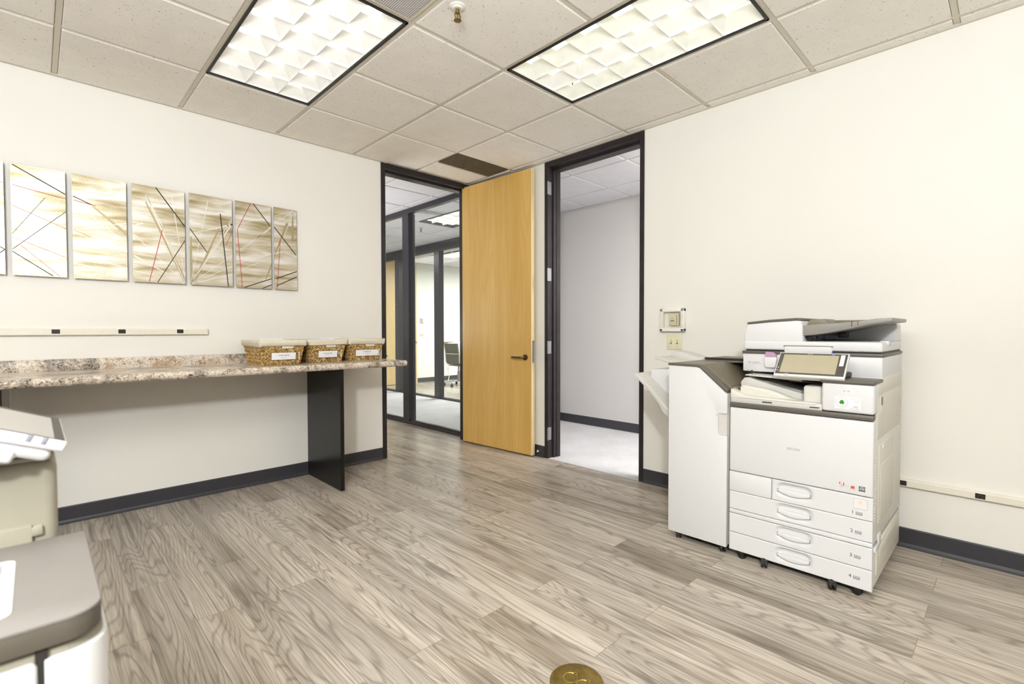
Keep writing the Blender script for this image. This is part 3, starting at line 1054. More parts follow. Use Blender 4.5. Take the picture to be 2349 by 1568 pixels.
WL = [(-2.518, 1.447, -2.725, 2.0), (-2.518, 1.447, -2.588, 2.018), (-2.518, 1.447, -2.79, 1.743), (-2.518, 1.447, -2.792, 1.609), (-2.518, 1.447, -2.797, 1.517), (-2.82, 1.672, -3.069, 1.892), (-2.822, 1.523, -3.074, 1.595), (-2.822, 1.498, -3.075, 1.532), (-3.102, 1.619, -3.325, 1.655), (-3.103, 1.537, -3.327, 1.545), (-2.491, 1.449, -2.382, 2.021), (-2.491, 1.449, -2.236, 1.921), (-2.491, 1.449, -2.232, 1.893), (-2.491, 1.449, -2.235, 1.668), (-2.491, 1.449, -2.236, 1.593), (-2.491, 1.449, -2.237, 1.536), (-2.214, 1.67, -1.979, 1.902), (-2.214, 1.689, -1.979, 1.892), (-2.215, 1.613, -1.974, 1.705), (-2.216, 1.557, -1.974, 1.676), (-2.603, 1.733, -2.517, 1.771), (-2.487, 1.784, -2.233, 1.884), (-2.211, 1.887, -1.978, 1.981), (-1.954, 1.99, -1.809, 2.049), (-1.958, 1.707, -1.9, 1.728), (-1.955, 1.935, -1.809, 2.049), (-1.958, 1.667, -1.809, 2.044), (-2.786, 1.797, -2.742, 1.816), (-3.074, 1.727, -2.818, 1.805), (-2.725, 2.0, -2.641, 1.815)]
DL = [(-2.726, 1.954, -2.518, 1.461), (-2.316, 1.844, -2.472, 1.455), (-2.483, 1.767, -2.487, 1.463), (-2.016, 1.514, -1.859, 1.95), (-2.985, 1.883, -2.819, 1.73), (-1.819, 2.037, -1.821, 1.813)]
LINES = [(l[0], l[1], l[2], l[3], 0.019, 4, 0.0002) for l in DL] + [(*l, 0.0045 if k % 3 else 0.009, 3, 0.0004) for k, l in enumerate(WL)] + \
        [(l[0], l[1], l[2], l[3], l[4] * 0.001, 2, 0.0006) for l in RL] + [(l[0], l[1], l[2], l[3], l[4] * 0.0012, 1, 0.0008) for l in BL]
PANELS = [(-3.60, -3.353, 'leftmost metal art panel, cut off by the picture edge'),
          (-3.326, -3.103, 'second metal art panel from the left, pale with a black diagonal and pink lines'),
          (-3.075, -2.824, 'pale metal art panel with the fewest dark lines, third from the left'),
          (-2.796, -2.518, 'metal art panel with white rays meeting at its lower right corner'),
          (-2.491, -2.235, 'metal art panel with white rays fanning from its lower left corner'),
          (-2.214, -1.976, 'metal art panel crossed by two red lines and a black diagonal, second from the right'),
          (-1.956, -1.790, 'narrowest metal art panel, rightmost of the row, with one short red line')]
AY = -0.03


def clip_poly(poly, x0, x1, z0, z1):
    for ax, lim, sg in ((0, x0, 1), (0, x1, -1), (1, z0, 1), (1, z1, -1)):
        out = []
        for i in range(len(poly)):
            p, q = poly[i], poly[(i + 1) % len(poly)]
            ip, iq = sg * (p[ax] - lim) >= 0, sg * (q[ax] - lim) >= 0
            if ip:
                out.append(p)
            if ip != iq:
                u = (lim - p[ax]) / (q[ax] - p[ax])
                out.append((p[0] + u * (q[0] - p[0]), p[1] + u * (q[1] - p[1])))
        poly = out
        if not poly:
            return []
    return poly


for (x0, x1, lab) in PANELS:
    z0, z1 = 1.446, 2.057
    xr0, xr1 = x0, x1
    tp = thing('wall_art_panel', ((x0 + x1) / 2, -0.015, z0), lab + ', on the wall above the counter', 'wall art', 'metal wall art panels')
    b = B().box(x0, x1, AY, AY + 0.002, z0, z1)
    b.box(x0 + 0.0006, x1 - 0.0006, AY + 0.0006, AY + 0.006, z0 + 0.0006, z1 - 0.0006, mi=5)
    for (ax_, az, bx, bz, wd, mi, dz) in LINES:
        d = Vector((bx - ax_, bz - az))
        d.normalize()
        n = Vector((-d.y, d.x)) * wd / 2
        taper = 0.45 if mi == 3 else (0.5 if mi == 4 else 1.0)
        poly = [(ax_ + n.x * (0.4 if mi >= 3 else 1), az + n.y * (0.4 if mi >= 3 else 1)), (bx + n.x, bz + n.y), (bx - n.x, bz - n.y), (ax_ - n.x * (0.4 if mi >= 3 else 1), az - n.y * (0.4 if mi >= 3 else 1))]
        poly = clip_poly(poly, x0, x1, z0, z1)
        if len(poly) >= 3:
            ar = sum(poly[i][0] * poly[(i + 1) % len(poly)][1] - poly[(i + 1) % len(poly)][0] * poly[i][1] for i in range(len(poly)))
            if ar < 0:
                poly = poly[::-1]
            vv = [b.bm.verts.new((p[0], AY - dz, p[1])) for p in poly]
            f = b.bm.faces.new(vv)
            f.material_index = mi
    b.build('sheet', [M['brushed'], M['ink'], M['redink'], M['scratch'], M['olive'], M['artedge']], tp, smooth=0)
    sp = B()
    for xx in (x0 + 0.03, x1 - 0.05):
        sp.box(xx, xx + 0.02, AY + 0.006, 0.0, z0 + 0.06, z1 - 0.06)
    sp.build('standoff', M['artedge'], tp, smooth=0)


# ------------------------------------------------------------------ power raceways
def outlet(root, c, right, n):
    R, N = Vector(right), Vector(n)
    mm = Matrix(((R.x, N.x, 0), (R.y, N.y, 0), (0, 0, 1))).to_4x4()
    mm.translation = Vector(c)
    o = B().box(-0.018, 0.018, -0.004, 0.0015, -0.0125, 0.0125, 0.001, 1, mat=mm).build('outlet', M['black'], root)
    s = B()
    for xx in (-0.008, 0.008):
        s.box(xx - 0.0012, xx + 0.0012, 0.001, 0.0025, -0.006, 0.004, mat=mm)
    s.box(-0.004, 0.004, 0.001, 0.0025, 0.005, 0.008, mat=mm)
    s.build('contact', M['handle'], o)


t = thing('power_raceway', (-3.0, -0.01, 1.13), 'cream power raceway with black outlets on the wall above the counter', 'raceway')
pf = [(0, 1.110), (-0.020, 1.110), (-0.024, 1.114), (-0.024, 1.142), (-0.019, 1.148), (0, 1.150)]
B().prism(pf, 0, -4.6, -2.400).build('cover', M['cream'], t)
B().box(-2.402, -2.392, -0.026, 0, 1.109, 1.151, 0.002, 1).build('end_cap', M['cream'], t)
for x in (-3.157, -2.856, -2.552):
    outlet(t, (x, -0.0235, 1.132), (1, 0, 0), (0, -1, 0))
t = thing('power_raceway', (-0.01, -3.8, 0.34), 'cream power raceway low on the wall to the right of the copier', 'raceway')
pf = [(0, 0.320), (-0.020, 0.320), (-0.024, 0.324), (-0.024, 0.352), (-0.019, 0.358), (0, 0.360)]
B().prism(pf, 1, -6.0, -3.30).build('cover', M['cream'], t)
for y in (-3.494, -3.788):
    outlet(t, (-0.0235, y, 0.339), (0, -1, 0), (-1, 0, 0))

# ------------------------------------------------------------------ counter
ct = thing('counter', (-2.5, -0.3, 0), 'long brown and cream granite counter along the left wall under the art', 'counter')
zt = 0.906
prof = [(-0.003, zt), (-0.600, zt), (-0.615, zt + 0.001), (-0.628, zt - 0.004), (-0.634, zt - 0.016), (-0.632, zt - 0.030), (-0.624, zt - 0.040), (-0.610, zt - 0.044), (-0.590, zt - 0.042), (-0.580, zt - 0.036), (-0.003, zt - 0.036)]
B().prism(prof, 0, -6.3, -1.195, 0.002, 1).build('worktop', M['granite'], ct)
prof = [(-0.003, zt - 0.002), (-0.020, zt - 0.002), (-0.020, 0.962), (-0.016, 0.969), (-0.008, 0.971), (-0.003, 0.971)]
B().prism(prof, 0, -6.3, -1.20).build('backsplash', M['granite'], ct)
B().box(-1.712, -1.684, -0.585, -0.001, 0.0, zt - 0.036, 0.002, 1).build('support_panel', M['blackwood'], ct)
cb = thing('base_cabinet', (-3.75, -0.3, 0), 'black base cabinet under the far left end of the counter', 'cabinet')
B().box(-4.3, -3.382, -0.53, -0.003, 0.08, zt - 0.038, 0.002, 1).box(-4.3, -3.39, -0.47, -0.02, 0.0, 0.08).build('body', M['blackwood'], cb)
B().box(-3.83, -3.386, -0.55, -0.53, 0.66, zt - 0.05, 0.003, 1).build('drawer', M['blackwood'], cb)
B().box(-3.83, -3.386, -0.55, -0.53, 0.10, 0.65, 0.003, 1).build('door', M['blackwood'], cb)
B().box(-3.382, -3.345, -0.06, -0.003, 0.1, zt - 0.037, 0.003, 1).build('filler_panel', M['wall'], cb)


# ------------------------------------------------------------------ baskets
def basket(cx, yf, lab, lines, dep, wb=0.245, wt=0.295, seedv=1):
    rr = random.Random(seedv)
    z0, z1 = zt, 1.045
    hh = z1 - z0
    yb = yf + dep
    t = thing('wicker_basket', (cx, (yf + yb) / 2, z0), lab, 'basket', 'lined wicker baskets')

    def outline(z, off=0.0):
        u = (z - z0) / hh
        w_ = wb + (wt - wb) * u + 2 * off
        y_f = yf - 0.022 * u - off
        y_b = yb + 0.012 * u + off
        return w_, y_f, y_b

    def ring(z, off=0.0, r=0.022, n=4):
        w_, a, e = outline(z, off)
        return [(cx + px, (a + e) / 2 + py, z) for px, py in rrect(w_, e - a, r, n)]
    B().loft([ring(z0, -0.012), ring(z1, -0.012)], cap1=False).build('core', M['cane'], t)
    wv = B()
    rows = 12
    for k in range(rows):
        z = z0 + 0.006 + k * (hh - 0.008) / (rows - 1)
        w_, a, e = outline(z, -0.006)
        pts = rrect(w_, e - a, 0.02, 3)
        pts = [Vector((cx + px, (a + e) / 2 + py, z)) for px, py in pts]
        per = sum((pts[i] - pts[(i + 1) % len(pts)]).length for i in range(len(pts)))
        n = int(per / 0.0215)
        step = per / n
        acc, idx, d = 0.0, 0, rr.random() * 0.01
        for q in range(n):
            target = d + q * step
            while True:
                L = (pts[idx % len(pts)] - pts[(idx + 1) % len(pts)]).length
                if acc + L >= target or idx > 3 * len(pts):
                    break
                acc += L
                idx += 1
            A, C = pts[idx % len(pts)], pts[(idx + 1) % len(pts)]
            L = max(L, 1e-6)
            P = A.lerp(C, (target - acc) / L)
            dv = (C - A).normalized()
            if P.y > (a + e) / 2 + 0.05 and abs(dv.x) > 0.9:
                continue
            tilt = (0.42 if k % 2 else -0.42) + rr.uniform(-0.12, 0.12)
            rot = Matrix.Rotation(math.atan2(dv.y, dv.x), 4, 'Z') @ Matrix.Rotation(-tilt, 4, 'Y')
            wv.ball(P, 0.0155, 0.0075, 0.0063, 6, 5, rot)
    wv.build('weave', M['straw'], t)
    # linen liner folded over the rim
    lr = B()
    n = len(ring(z1))
    prof = [(1.030, 0.004), (1.034, 0.0085), (1.055, 0.008), (1.068, 0.006), (1.073, 0.0), (1.070, -0.006), (1.04, -0.010), (0.95, -0.014)]
    rings = []
    for i, (z, off) in enumerate(prof):
        r0 = ring(z, off, 0.024, 6)
        out = []
        for q, p in enumerate(r0):
            wob = 0.0022 * math.sin(q * 2.1 + i) + 0.0016 * math.sin(q * 0.9 + seedv * 3)
            zz = p[2] + (wob if i < 5 else 0) - (0.004 * math.sin(q * 0.45 + seedv) if i == 0 else 0)
            out.append((p[0], p[1], zz))
        rings.append(out)
    lr.loft(rings, cap0=False, cap1=True).build('liner', M['linen'], t, smooth=60)
    # grip opening showing the liner
    w_, a, e = outline(1.026)
    if wb > 0.24:
        B().box(cx - 0.012, cx + 0.062, a - 0.003, a + 0.008, 1.014, 1.031, 0.003, 2).build('handle', M['linen'], t)
    w_, a, e = outline(0.975)
    lean = math.atan2(0.022, hh)

    def face(u, d, z):   # point on the sloping front face
        return (cx + u, yf - 0.022 * (z - z0) / hh - 0.004 - d, z)
    hx0, hx1 = -0.100, 0.103
    za, zb_ = 0.936, 0.992
    B().loft([[face(hx0, 0.0015, za), face(hx1, 0.0015, za), face(hx1, 0.0015, zb_), face(hx0, 0.0015, zb_)], [face(hx0, 0.004, za), face(hx1, 0.004, za), face(hx1, 0.004, zb_), face(hx0, 0.004, zb_)]]).build('label_holder', M['clear'], t, smooth=0)
    B().box(cx + hx1 - 0.003, cx + hx1 + 0.001, face(0, 0.006, 0.95)[1] - 0.001, face(0, 0, 0.95)[1], za, zb_ - 0.001).build('holder_edge', M['paper'], t)
    c0, c1 = lines[0]
    cd_ = B().loft([[face(c0, 0.0046, za + 0.005), face(c1, 0.0046, za + 0.005), face(c1, 0.0046, zb_ - 0.004), face(c0, 0.0046, zb_ - 0.004)], [face(c0, 0.0054, za + 0.005), face(c1, 0.0054, za + 0.005), face(c1, 0.0054, zb_ - 0.004), face(c0, 0.0054, zb_ - 0.004)]]).build('card', M['paper'], t, smooth=0)
    upv = Vector((0, -0.022, hh)).normalized()
    for k, (txt, sz, z) in enumerate(lines[1]):
        p = face((c0 + c1) / 2, 0.0057, z)
        lettering('lettering', txt, sz, p, (1, 0, 0), upv, M['greyink'] if k else M['darkink'], cd_, squeeze=0.95)
    return t


basket(-2.046, -0.442, 'wicker basket with a linen liner, leftmost on the counter and nearest the camera', ((-0.078, 0.078), [('TO BE STAMPED', 0.0105, 0.970), ('(PENDING)', 0.007, 0.954)]), 0.36, seedv=1)
basket(-1.713, -0.372, 'middle wicker basket of three on the counter, linen liner over its rim', ((-0.068, 0.07), [('TO BE STAMPED', 0.0095, 0.970), ('(SIGNATURE)', 0.006, 0.956)]), 0.30, seedv=2)
basket(-1.398, -0.366, 'rightmost wicker basket on the counter, beside the end of the wall', ((-0.094, 0.095), [('STAMPED MAIL', 0.0095, 0.973), ('(READY TO GO)', 0.006, 0.960), ('(TODAY)', 0.006, 0.949)]), 0.30, seedv=3)
for (x, y, lab) in ((-2.06, -0.27, 'white sheets of paper standing in the leftmost wicker basket'), (-1.60, -0.16, 'white sheets of paper standing in the middle wicker basket')):
    p = B()
    for k in range(3):
        p.box(x - 0.075, x + 0.075, y + k * 0.004, y + k * 0.004 + 0.0012, 0.945, 1.082 - 0.002 * k)
    tag(p.build('paper_stack', M['paper'], smooth=0), lab, 'paper')

# ------------------------------------------------------------------ switches on the right wall
t = thing('thermostat_guard', (-0.001, -2.2025, 1.207), 'clear ribbed plastic guard box around the beige thermostat, above the switch', 'thermostat guard')
b = B()
for (y0, y1, z0, z1) in ((-2.295, -2.268, 1.125, 1.288), (-2.138, -2.111, 1.125, 1.288), (-2.295, -2.111, 1.125, 1.150), (-2.295, -2.111, 1.263, 1.288)):
    b.box(-0.035, 0.0, y0, y1, z0, z1, 0.006, 2)
b.build('frame', plain('milky guard plastic', (248, 246, 238), 0.4), t)
b, b2, RIB = B(), B(), plain('ribbed guard plastic', (226, 219, 200), 0.4)
for k in range(15):
    z = 1.14 + k * 0.0095
    b.box(-0.037, -0.030, -2.291, -2.272, z, z + 0.004, 0.001, 1)
    b2.box(-0.037, -0.030, -2.134, -2.115, z, z + 0.004, 0.001, 1)
for bb in (b, b2):
    bb.build('vent_rib', RIB, t)
B().box(-0.039, -0.036, -2.270, -2.136, 1.148, 1.265, 0.001, 1).build('window', M['acrylic'], t)
for (y, z) in ((-2.13, 1.272), (-2.13, 1.141), (-2.28, 1.135)):
    B().cyl((-0.034, y, z), (-0.0375, y, z), 0.003, seg=10).build('screw', M['handle'], t)
t = thing('thermostat', (-0.001, -2.217, 1.205), 'beige thermostat with slider inside the clear guard box', 'thermostat')
B().box(-0.030, 0.0, -2.253, -2.181, 1.168, 1.250, 0.003, 2).build('body', M['beige'], t)
B().box(-0.0306, -0.028, -2.243, -2.239, 1.175, 1.242).build('scale', M['darkink'], t)
b = B().box(-0.0306, -0.029, -2.222, -2.194, 1.198, 1.204).box(-0.0306, -0.029, -2.218, -2.199, 1.215, 1.217)
b.build('slider', M['darkink'], t)
t = thing('light_switch', (-0.001, -2.21, 1.05), 'ivory double light switch below the thermostat guard', 'light switch')
B().box(-0.007, 0.0, -2.268, -2.152, 0.997, 1.105, 0.003, 2).build('plate', M['ivory'], t)
for y in (-2.187, -2.233):
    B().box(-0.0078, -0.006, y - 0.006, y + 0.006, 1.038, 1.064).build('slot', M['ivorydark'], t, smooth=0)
    B().prism([(-0.006, 1.043), (-0.020, 1.047), (-0.019, 1.055), (-0.006, 1.062)], 1, y - 0.0045, y + 0.0045, 0.001, 1).build('toggle', M['ivory'], t)
    for z in (1.024, 1.079):
        B().cyl((-0.006, y, z), (-0.008, y, z), 0.003, seg=10).build('screw', M['beige'], t)

# ------------------------------------------------------------------ floor outlet
fo = thing('floor_outlet', (-2.015, -2.925, 0.0), 'round aged brass floor outlet cover set in the wooden floor', 'floor outlet')
ox, oy = -2.012, -2.922
b = B()
R0 = 0.0865
b.loft([[(ox + r * math.cos(2 * PI * k / 56), oy + r * math.sin(2 * PI * k / 56), z) for k in range(56)] for r, z in ((R0, 0.0), (R0, 0.002), (R0 - 0.004, 0.0055), (R0 - 0.012, 0.0068))])
b.build('plate', M['brass'], fo)
rg = Vector((0.7, -0.72, 0)).normalized()
upg = Vector((0.72, 0.7, 0)).normalized()
for k in (-1, 1):
    c = Vector((ox, oy, 0.0072)) + rg * (0.0185 * k) - upg * (0.006 + 0.0165 * k)
    lid = B().cyl((c.x, c.y, 0.006), (c.x, c.y, 0.0074), 0.0222, seg=40).build('outlet_lid', M['brass'], fo)
    pts = []
    for q in range(48):
        a = 2 * PI * q / 48
        r = 0.0228
        if abs(a - PI / 4) < 0.2:
            r = 0.031
        v = c + rg * (r * math.cos(a)) + upg * (r * math.sin(a))
        pts.append((v.x, v.y, 0.0074))
    B().tube(pts, 0.0009, 6, closed=True).build('rim', plain('worn bright brass', (226, 196, 106), 0.25, 0.9), lid)
for (u, v) in ((-0.046, 0.014), (0.028, 0.032), (0.048, -0.02)):
    c = Vector((ox, oy, 0)) + rg * u + upg * v
    B().cyl((c.x, c.y, 0.006), (c.x, c.y, 0.0078), 0.0045, seg=14).build('screw', M['brass'], fo)


# ------------------------------------------------------------------ copier (front faces -x)
def relief(y0, y1, z0, z1, xf, xb, fn, ny=64, nz=26, bev=0.003):
    """front panel whose front surface is pushed in by fn(y, z)"""
    b = B()
    t = b.bm
    ys = [y0 + (y1 - y0) * i / ny for i in range(ny + 1)]
    zs = [z0 + (z1 - z0) * j / nz for j in range(nz + 1)]
    ys = [y0, y0 + bev * (1 if y1 > y0 else -1)] + ys[1:-1] + [y1 - bev * (1 if y1 > y0 else -1), y1]
    zs = [z0, z0 + bev] + zs[1:-1] + [z1 - bev, z1]
    G = []
    for i, y in enumerate(ys):
        row = []
        for j, z in enumerate(zs):
            edge = (i in (0, len(ys) - 1)) or (j in (0, len(zs) - 1))
            row.append(t.verts.new((xf + (bev if edge else 0.0) + fn(y, z), y, z)))
        G.append(row)
    for i in range(len(ys) - 1):
        for j in range(len(zs) - 1):
            t.faces.new((G[i][j], G[i + 1][j], G[i + 1][j + 1], G[i][j + 1]))
    rim = [G[i][0] for i in range(len(ys))] + [G[-1][j] for j in range(1, len(zs))] + [G[i][-1] for i in range(len(ys) - 2, -1, -1)] + [G[0][j] for j in range(len(zs) - 2, 0, -1)]
    bk = [t.verts.new((xb, v.co.y, v.co.z)) for v in rim]
    n = len(rim)
    for i in range(n):
        t.faces.new((rim[i], bk[i], bk[(i + 1) % n], rim[(i + 1) % n]))
    t.faces.new(bk)
    bmesh.ops.recalc_face_normals(t, faces=t.faces[:])
    return b


def sd_rr(y, z, cy, cz, hw, hh, r):
    qy, qz = abs(y - cy) - hw + r, abs(z - cz) - hh + r
    return math.hypot(max(qy, 0), max(qz, 0)) + min(max(qy, qz), 0) - r


def sstep(a, b_, v):
    u = min(1, max(0, (v - a) / (b_ - a)))
    return u * u * (3 - 2 * u)


FX = -0.770
YL, YR = -2.907, -3.492
cpr = thing('copier', (-0.42, -3.2, 0), 'white office copier with touch panel and four paper drawers against the right wall', 'copier')
B().box(-0.748, -0.075, YR, YL, 0.228, 0.762, 0.006).build('body', M['offwhite'], cpr)
B().box(-0.60, -0.075, YR, -3.29, 0.755, 0.93, 0.005).box(-0.27, -0.075, -3.30, YL, 0.755, 0.93, 0.004).build('rear_column', M['offwhite'], cpr)
B().box(-0.748, -0.075, YR + 0.001, YL, 0.043, 0.222, 0.006).build('paper_bank', M['offwhite'], cpr)
B().box(-0.73, -0.09, YR + 0.02, YL - 0.02, 0.034, 0.046).build('underframe', M['black'], cpr)
B().box(-0.745, -0.08, YR + 0.004, YL - 0.004, 0.21, 0.24).build('seam', M['seam'], cpr)
B().box(FX, -0.745, YR, YL, 0.2265, 0.2455, 0.004).build('rail', M['white'], cpr)
HY = -3.197


def handle_fn(zc):
    def fn(y, z):
        d = sd_rr(y, z, HY, zc, 0.068, 0.031, 0.024)
        top = (1 - sstep(-0.012, 0.010, d)) * 0.019
        return top * sstep(zc - 0.045, zc + 0.015, z)
    return fn


def tray_handle(parent, zc):
    b = B()
    t = b.bm
    n = 18
    rings = []
    for i in range(n + 1):
        u = i / n
        y = HY + 0.066 - 0.132 * u
        s = 1 - (2 * u - 1) ** 2
        ztop = zc + 0.003 + 0.003 * s
        zbot = zc - 0.006 - 0.013 * s
        bulge = 0.004 + 0.005 * s
        rings.append([(FX + 0.012, y, ztop), (FX - bulge * 0.5, y, ztop), (FX - bulge, y, (ztop + zbot) / 2), (FX - bulge * 0.6, y, zbot), (FX + 0.012, y, zbot)])
    b.loft(rings)
    b.build('handle', M['white'], parent, smooth=50)
    B().box(FX - 0.003, FX + 0.004, HY + 0.0655, HY + 0.0672, zc - 0.010, zc + 0.006).box(FX - 0.003, FX + 0.004, HY - 0.0672, HY - 0.0655, zc - 0.010, zc + 0.006).build('handle_gap', M['midgrey'], parent, smooth=0)


def tray_mark(parent, y, z, num):
    lettering('tray_number', str(num), 0.021, (FX - 0.0006, y + 0.018, z), (0, -1, 0), (0, 0, 1), M['darkink'], parent)
    q = B().box(FX - 0.0007, FX, y + 0.006, y + 0.004, z - 0.006, z + 0.005).box(FX - 0.0007, FX, y - 0.014, y - 0.016, z - 0.006, z + 0.005).box(FX - 0.0007, FX, y + 0.006, y - 0.016, z - 0.0075, z - 0.0055)
    for k in range(3):
        q.box(FX - 0.0006, FX, y + 0.002, y - 0.012, z - 0.003 + 0.003 * k, z - 0.002 + 0.003 * k)
    q.build('tray_symbol', M['darkink'], parent, smooth=0)


TR = [(0.337, 0.4335, 0.390, 1, -3.104, 0.362), (0.248, 0.3345, 0.293, 2, YL, 0.282), (0.1315, 0.2235, 0.186, 3, YL, 0.177), (0.041, 0.1285, 0.0875, 4, YL, 0.087)]
for (z0, z1, zc, num, yl, zn) in TR:
    p = relief(yl, YR, z0, z1, FX, -0.745, handle_fn(zc)).build('paper_tray', M['white'], cpr, smooth=45)
    tray_handle(p, zc)
    tray_mark(p, -3.442 + 0.002 * num, zn, num)
B().box(FX, -0.745, YL, -3.101, 0.337, 0.4335, 0.003).build('side_cover', M['white'], cpr)
fc = B().box(FX - 0.001, -0.742, YR, YL, 0.4365, 0.752, 0.007, 3).build('front_cover', M['white'], cpr)
lettering('lettering', 'RICOH', 0.0165, (FX - 0.0015, -3.194, 0.589), (0, -1, 0), (0, 0, 1), M['greyink'], fc, bold=0.0004, squeeze=1.05)
# small marks at the lower right of the cover
X = FX - 0.0017
mk = B()
mk.prism([(-3.372, 0.480), (-3.378, 0.480), (-3.374, 0.468)], 0, X, X + 0.001)
mk.prism([(-3.387, 0.480), (-3.391, 0.480), (-3.391, 0.464), (-3.388, 0.468)], 0, X, X + 0.001)
mk.prism([(-3.380, 0.472), (-3.385, 0.466), (-3.383, 0.464), (-3.379, 0.468)], 0, X, X + 0.001)
mk.prism([(-3.415, 0.472), (-3.421, 0.472), (-3.421, 0.476), (-3.424, 0.470), (-3.428, 0.474), (-3.428, 0.462), (-3.415, 0.462), (-3.415, 0.468)], 0, X, X + 0.001)
mk.build('red_mark', M['redprint'], fc, smooth=0)
mk = B().box(X, X + 0.001, -3.374, -3.386, 0.4595, 0.4608).box(X, X + 0.001, -3.396, -3.408, 0.4672, 0.4688).box(X, X + 0.001, -3.410, -3.434, 0.4575, 0.4588)
mk.build('grey_print', M['greyink'], fc, smooth=0)
es = B().box(X, X + 0.001, -3.443, -3.465, 0.453, 0.477).build('energy_mark', M['darkink'], fc, smooth=0)
q = B()
for k in range(7):
    a0_, a1_ = PI * k / 7, PI * (k + 1) / 7
    y0_, y1_ = -3.4545 + 0.0085 * math.cos(a0_), -3.4545 + 0.0085 * math.cos(a1_)
    q.prism([(y0_, 0.4655 + 0.0075 * math.sin(a0_)), (y1_, 0.4655 + 0.0075 * math.sin(a1_)), (y1_, 0.467 + 0.0075 * math.sin(a1_)), (y0_, 0.467 + 0.0075 * math.sin(a0_))], 0, X - 0.0004, X + 0.001)
q.box(X - 0.0004, X + 0.001, -3.446, -3.462, 0.4632, 0.4648).box(X - 0.0004, X + 0.001, -3.444, -3.464, 0.4535, 0.4560)
lettering('lettering', 'energy', 0.0062, (X - 0.0006, -3.4545, 0.4688), (0, -1, 0), (0, 0, 1), M['paper'], es)
q.build('pale_arc', M['paper'], es, smooth=0)
pl = B().box(FX - 0.0012, FX, -3.424, -3.474, 0.381, 0.424, 0.0004, 1).build('notice_sticker', plain('pale pink sticker', (236, 230, 227), 0.5), cpr)
q = B().box(FX - 0.0014, FX, -3.4245, -3.4735, 0.4225, 0.4235).box(FX - 0.0014, FX, -3.4245, -3.4735, 0.3815, 0.3825).box(FX - 0.0014, FX, -3.424, -3.425, 0.3815, 0.4235).box(FX - 0.0014, FX, -3.473, -3.474, 0.3815, 0.4235)
q.build('sticker_edge', M['greyink'], pl, smooth=0)
B().cyl((FX - 0.0009, -3.449, 0.408), (FX - 0.0014, -3.449, 0.408), 0.007, seg=20).build('faded_spot', plain('faded pink print', (238, 214, 207), 0.5), pl)

B().box(FX - 0.004, -0.735, YR, YL, 0.7555, 0.7775, 0.006).build('band', M['taupe'], cpr)
bx = B().box(FX + 0.001, -0.585, YR, -3.302, 0.780, 0.905, 0.010, 3).build('control_box', M['white'], cpr)
B().box(FX - 0.005, -0.585, YR - 0.001, -3.297, 0.904, 0.9205, 0.006, 3).build('box_lid', M['taupe'], cpr)
q = B()
for k, y in enumerate((-3.386, -3.401)):
    q.ball((FX + 0.0012, y, 0.873), 0.0012, 0.005, 0.0022, 12, 8, Matrix.Rotation(math.radians(25 if k == 0 else -28), 4, 'X'))
q.build('motion_sensor', M['greyink'], bx)
sticker = B().box(FX - 0.0002, FX + 0.002, -3.352, -3.444, 0.797, 0.848).build('service_sticker', M['paper'], bx, smooth=0)
yc, zc = -3.378, 0.824
q = B()
pts = [(FX - 0.0006, yc + 0.0215 * math.cos(2 * PI * k / 40), zc + 0.0215 * math.sin(2 * PI * k / 40)) for k in range(40)]
q.tube(pts, 0.0007, 6, closed=True)
for a in range(200, 345, 16):
    ca, sa = math.cos(math.radians(a)), math.sin(math.radians(a))
    q.box(FX - 0.0007, FX, yc + 0.0165 * ca - 0.0011, yc + 0.0165 * ca + 0.0011, zc + 0.0165 * sa - 0.0012, zc + 0.0165 * sa + 0.0012)
for a in range(30, 160, 18):
    ca, sa = math.cos(math.radians(a)), math.sin(math.radians(a))
    q.box(FX - 0.0006, FX, yc + 0.0165 * ca - 0.0009, yc + 0.0165 * ca + 0.0009, zc + 0.0165 * sa - 0.0009, zc + 0.0165 * sa + 0.0009)
q.build('seal_ring', M['greyink'], sticker, smooth=0)
sh = B()
for a in (90, 210, 330):
    for d in (-24, 24):
        ca, sa = math.cos(math.radians(a + d)), math.sin(math.radians(a + d))
        c = (FX - 0.0006, yc - 0.0062 * ca, zc + 0.001 + 0.0062 * sa)
        sh.cyl((c[0], c[1], c[2]), (c[0] - 0.0004, c[1], c[2]), 0.0036, seg=16)
    ca, sa = math.cos(math.radians(a)), math.sin(math.radians(a))
    sh.cyl((FX - 0.0006, yc - 0.003 * ca, zc + 0.001 + 0.003 * sa), (FX - 0.001, yc - 0.003 * ca, zc + 0.001 + 0.003 * sa), 0.0036, seg=14)
sh.tube([(FX - 0.0008, yc, zc), (FX - 0.0008, yc - 0.001, zc - 0.006), (FX - 0.0008, yc - 0.004, zc - 0.009)], 0.0007, 6)
sh.build('shamrock', M['green'], sticker, smooth=0)
q = B()
for k, (w_) in enumerate((0.036, 0.026, 0.024, 0.015)):
    q.box(FX - 0.0006, FX, -3.441, -3.441 + w_, 0.8405 - 0.0055 * k, 0.8425 - 0.0055 * k)
q.build('small_print', plain('faint print', (214, 214, 212), 0.5), sticker, smooth=0)
lettering('lettering', '13032', 0.0078, (FX - 0.0006, -3.427, 0.8085), (0, -1, 0), (0, 0, 1), M['darkink'], sticker)
lettering('lettering', '303.815.5880', 0.0062, (FX - 0.0006, -3.422, 0.8005), (0, -1, 0), (0, 0, 1), M['greyink'], sticker)

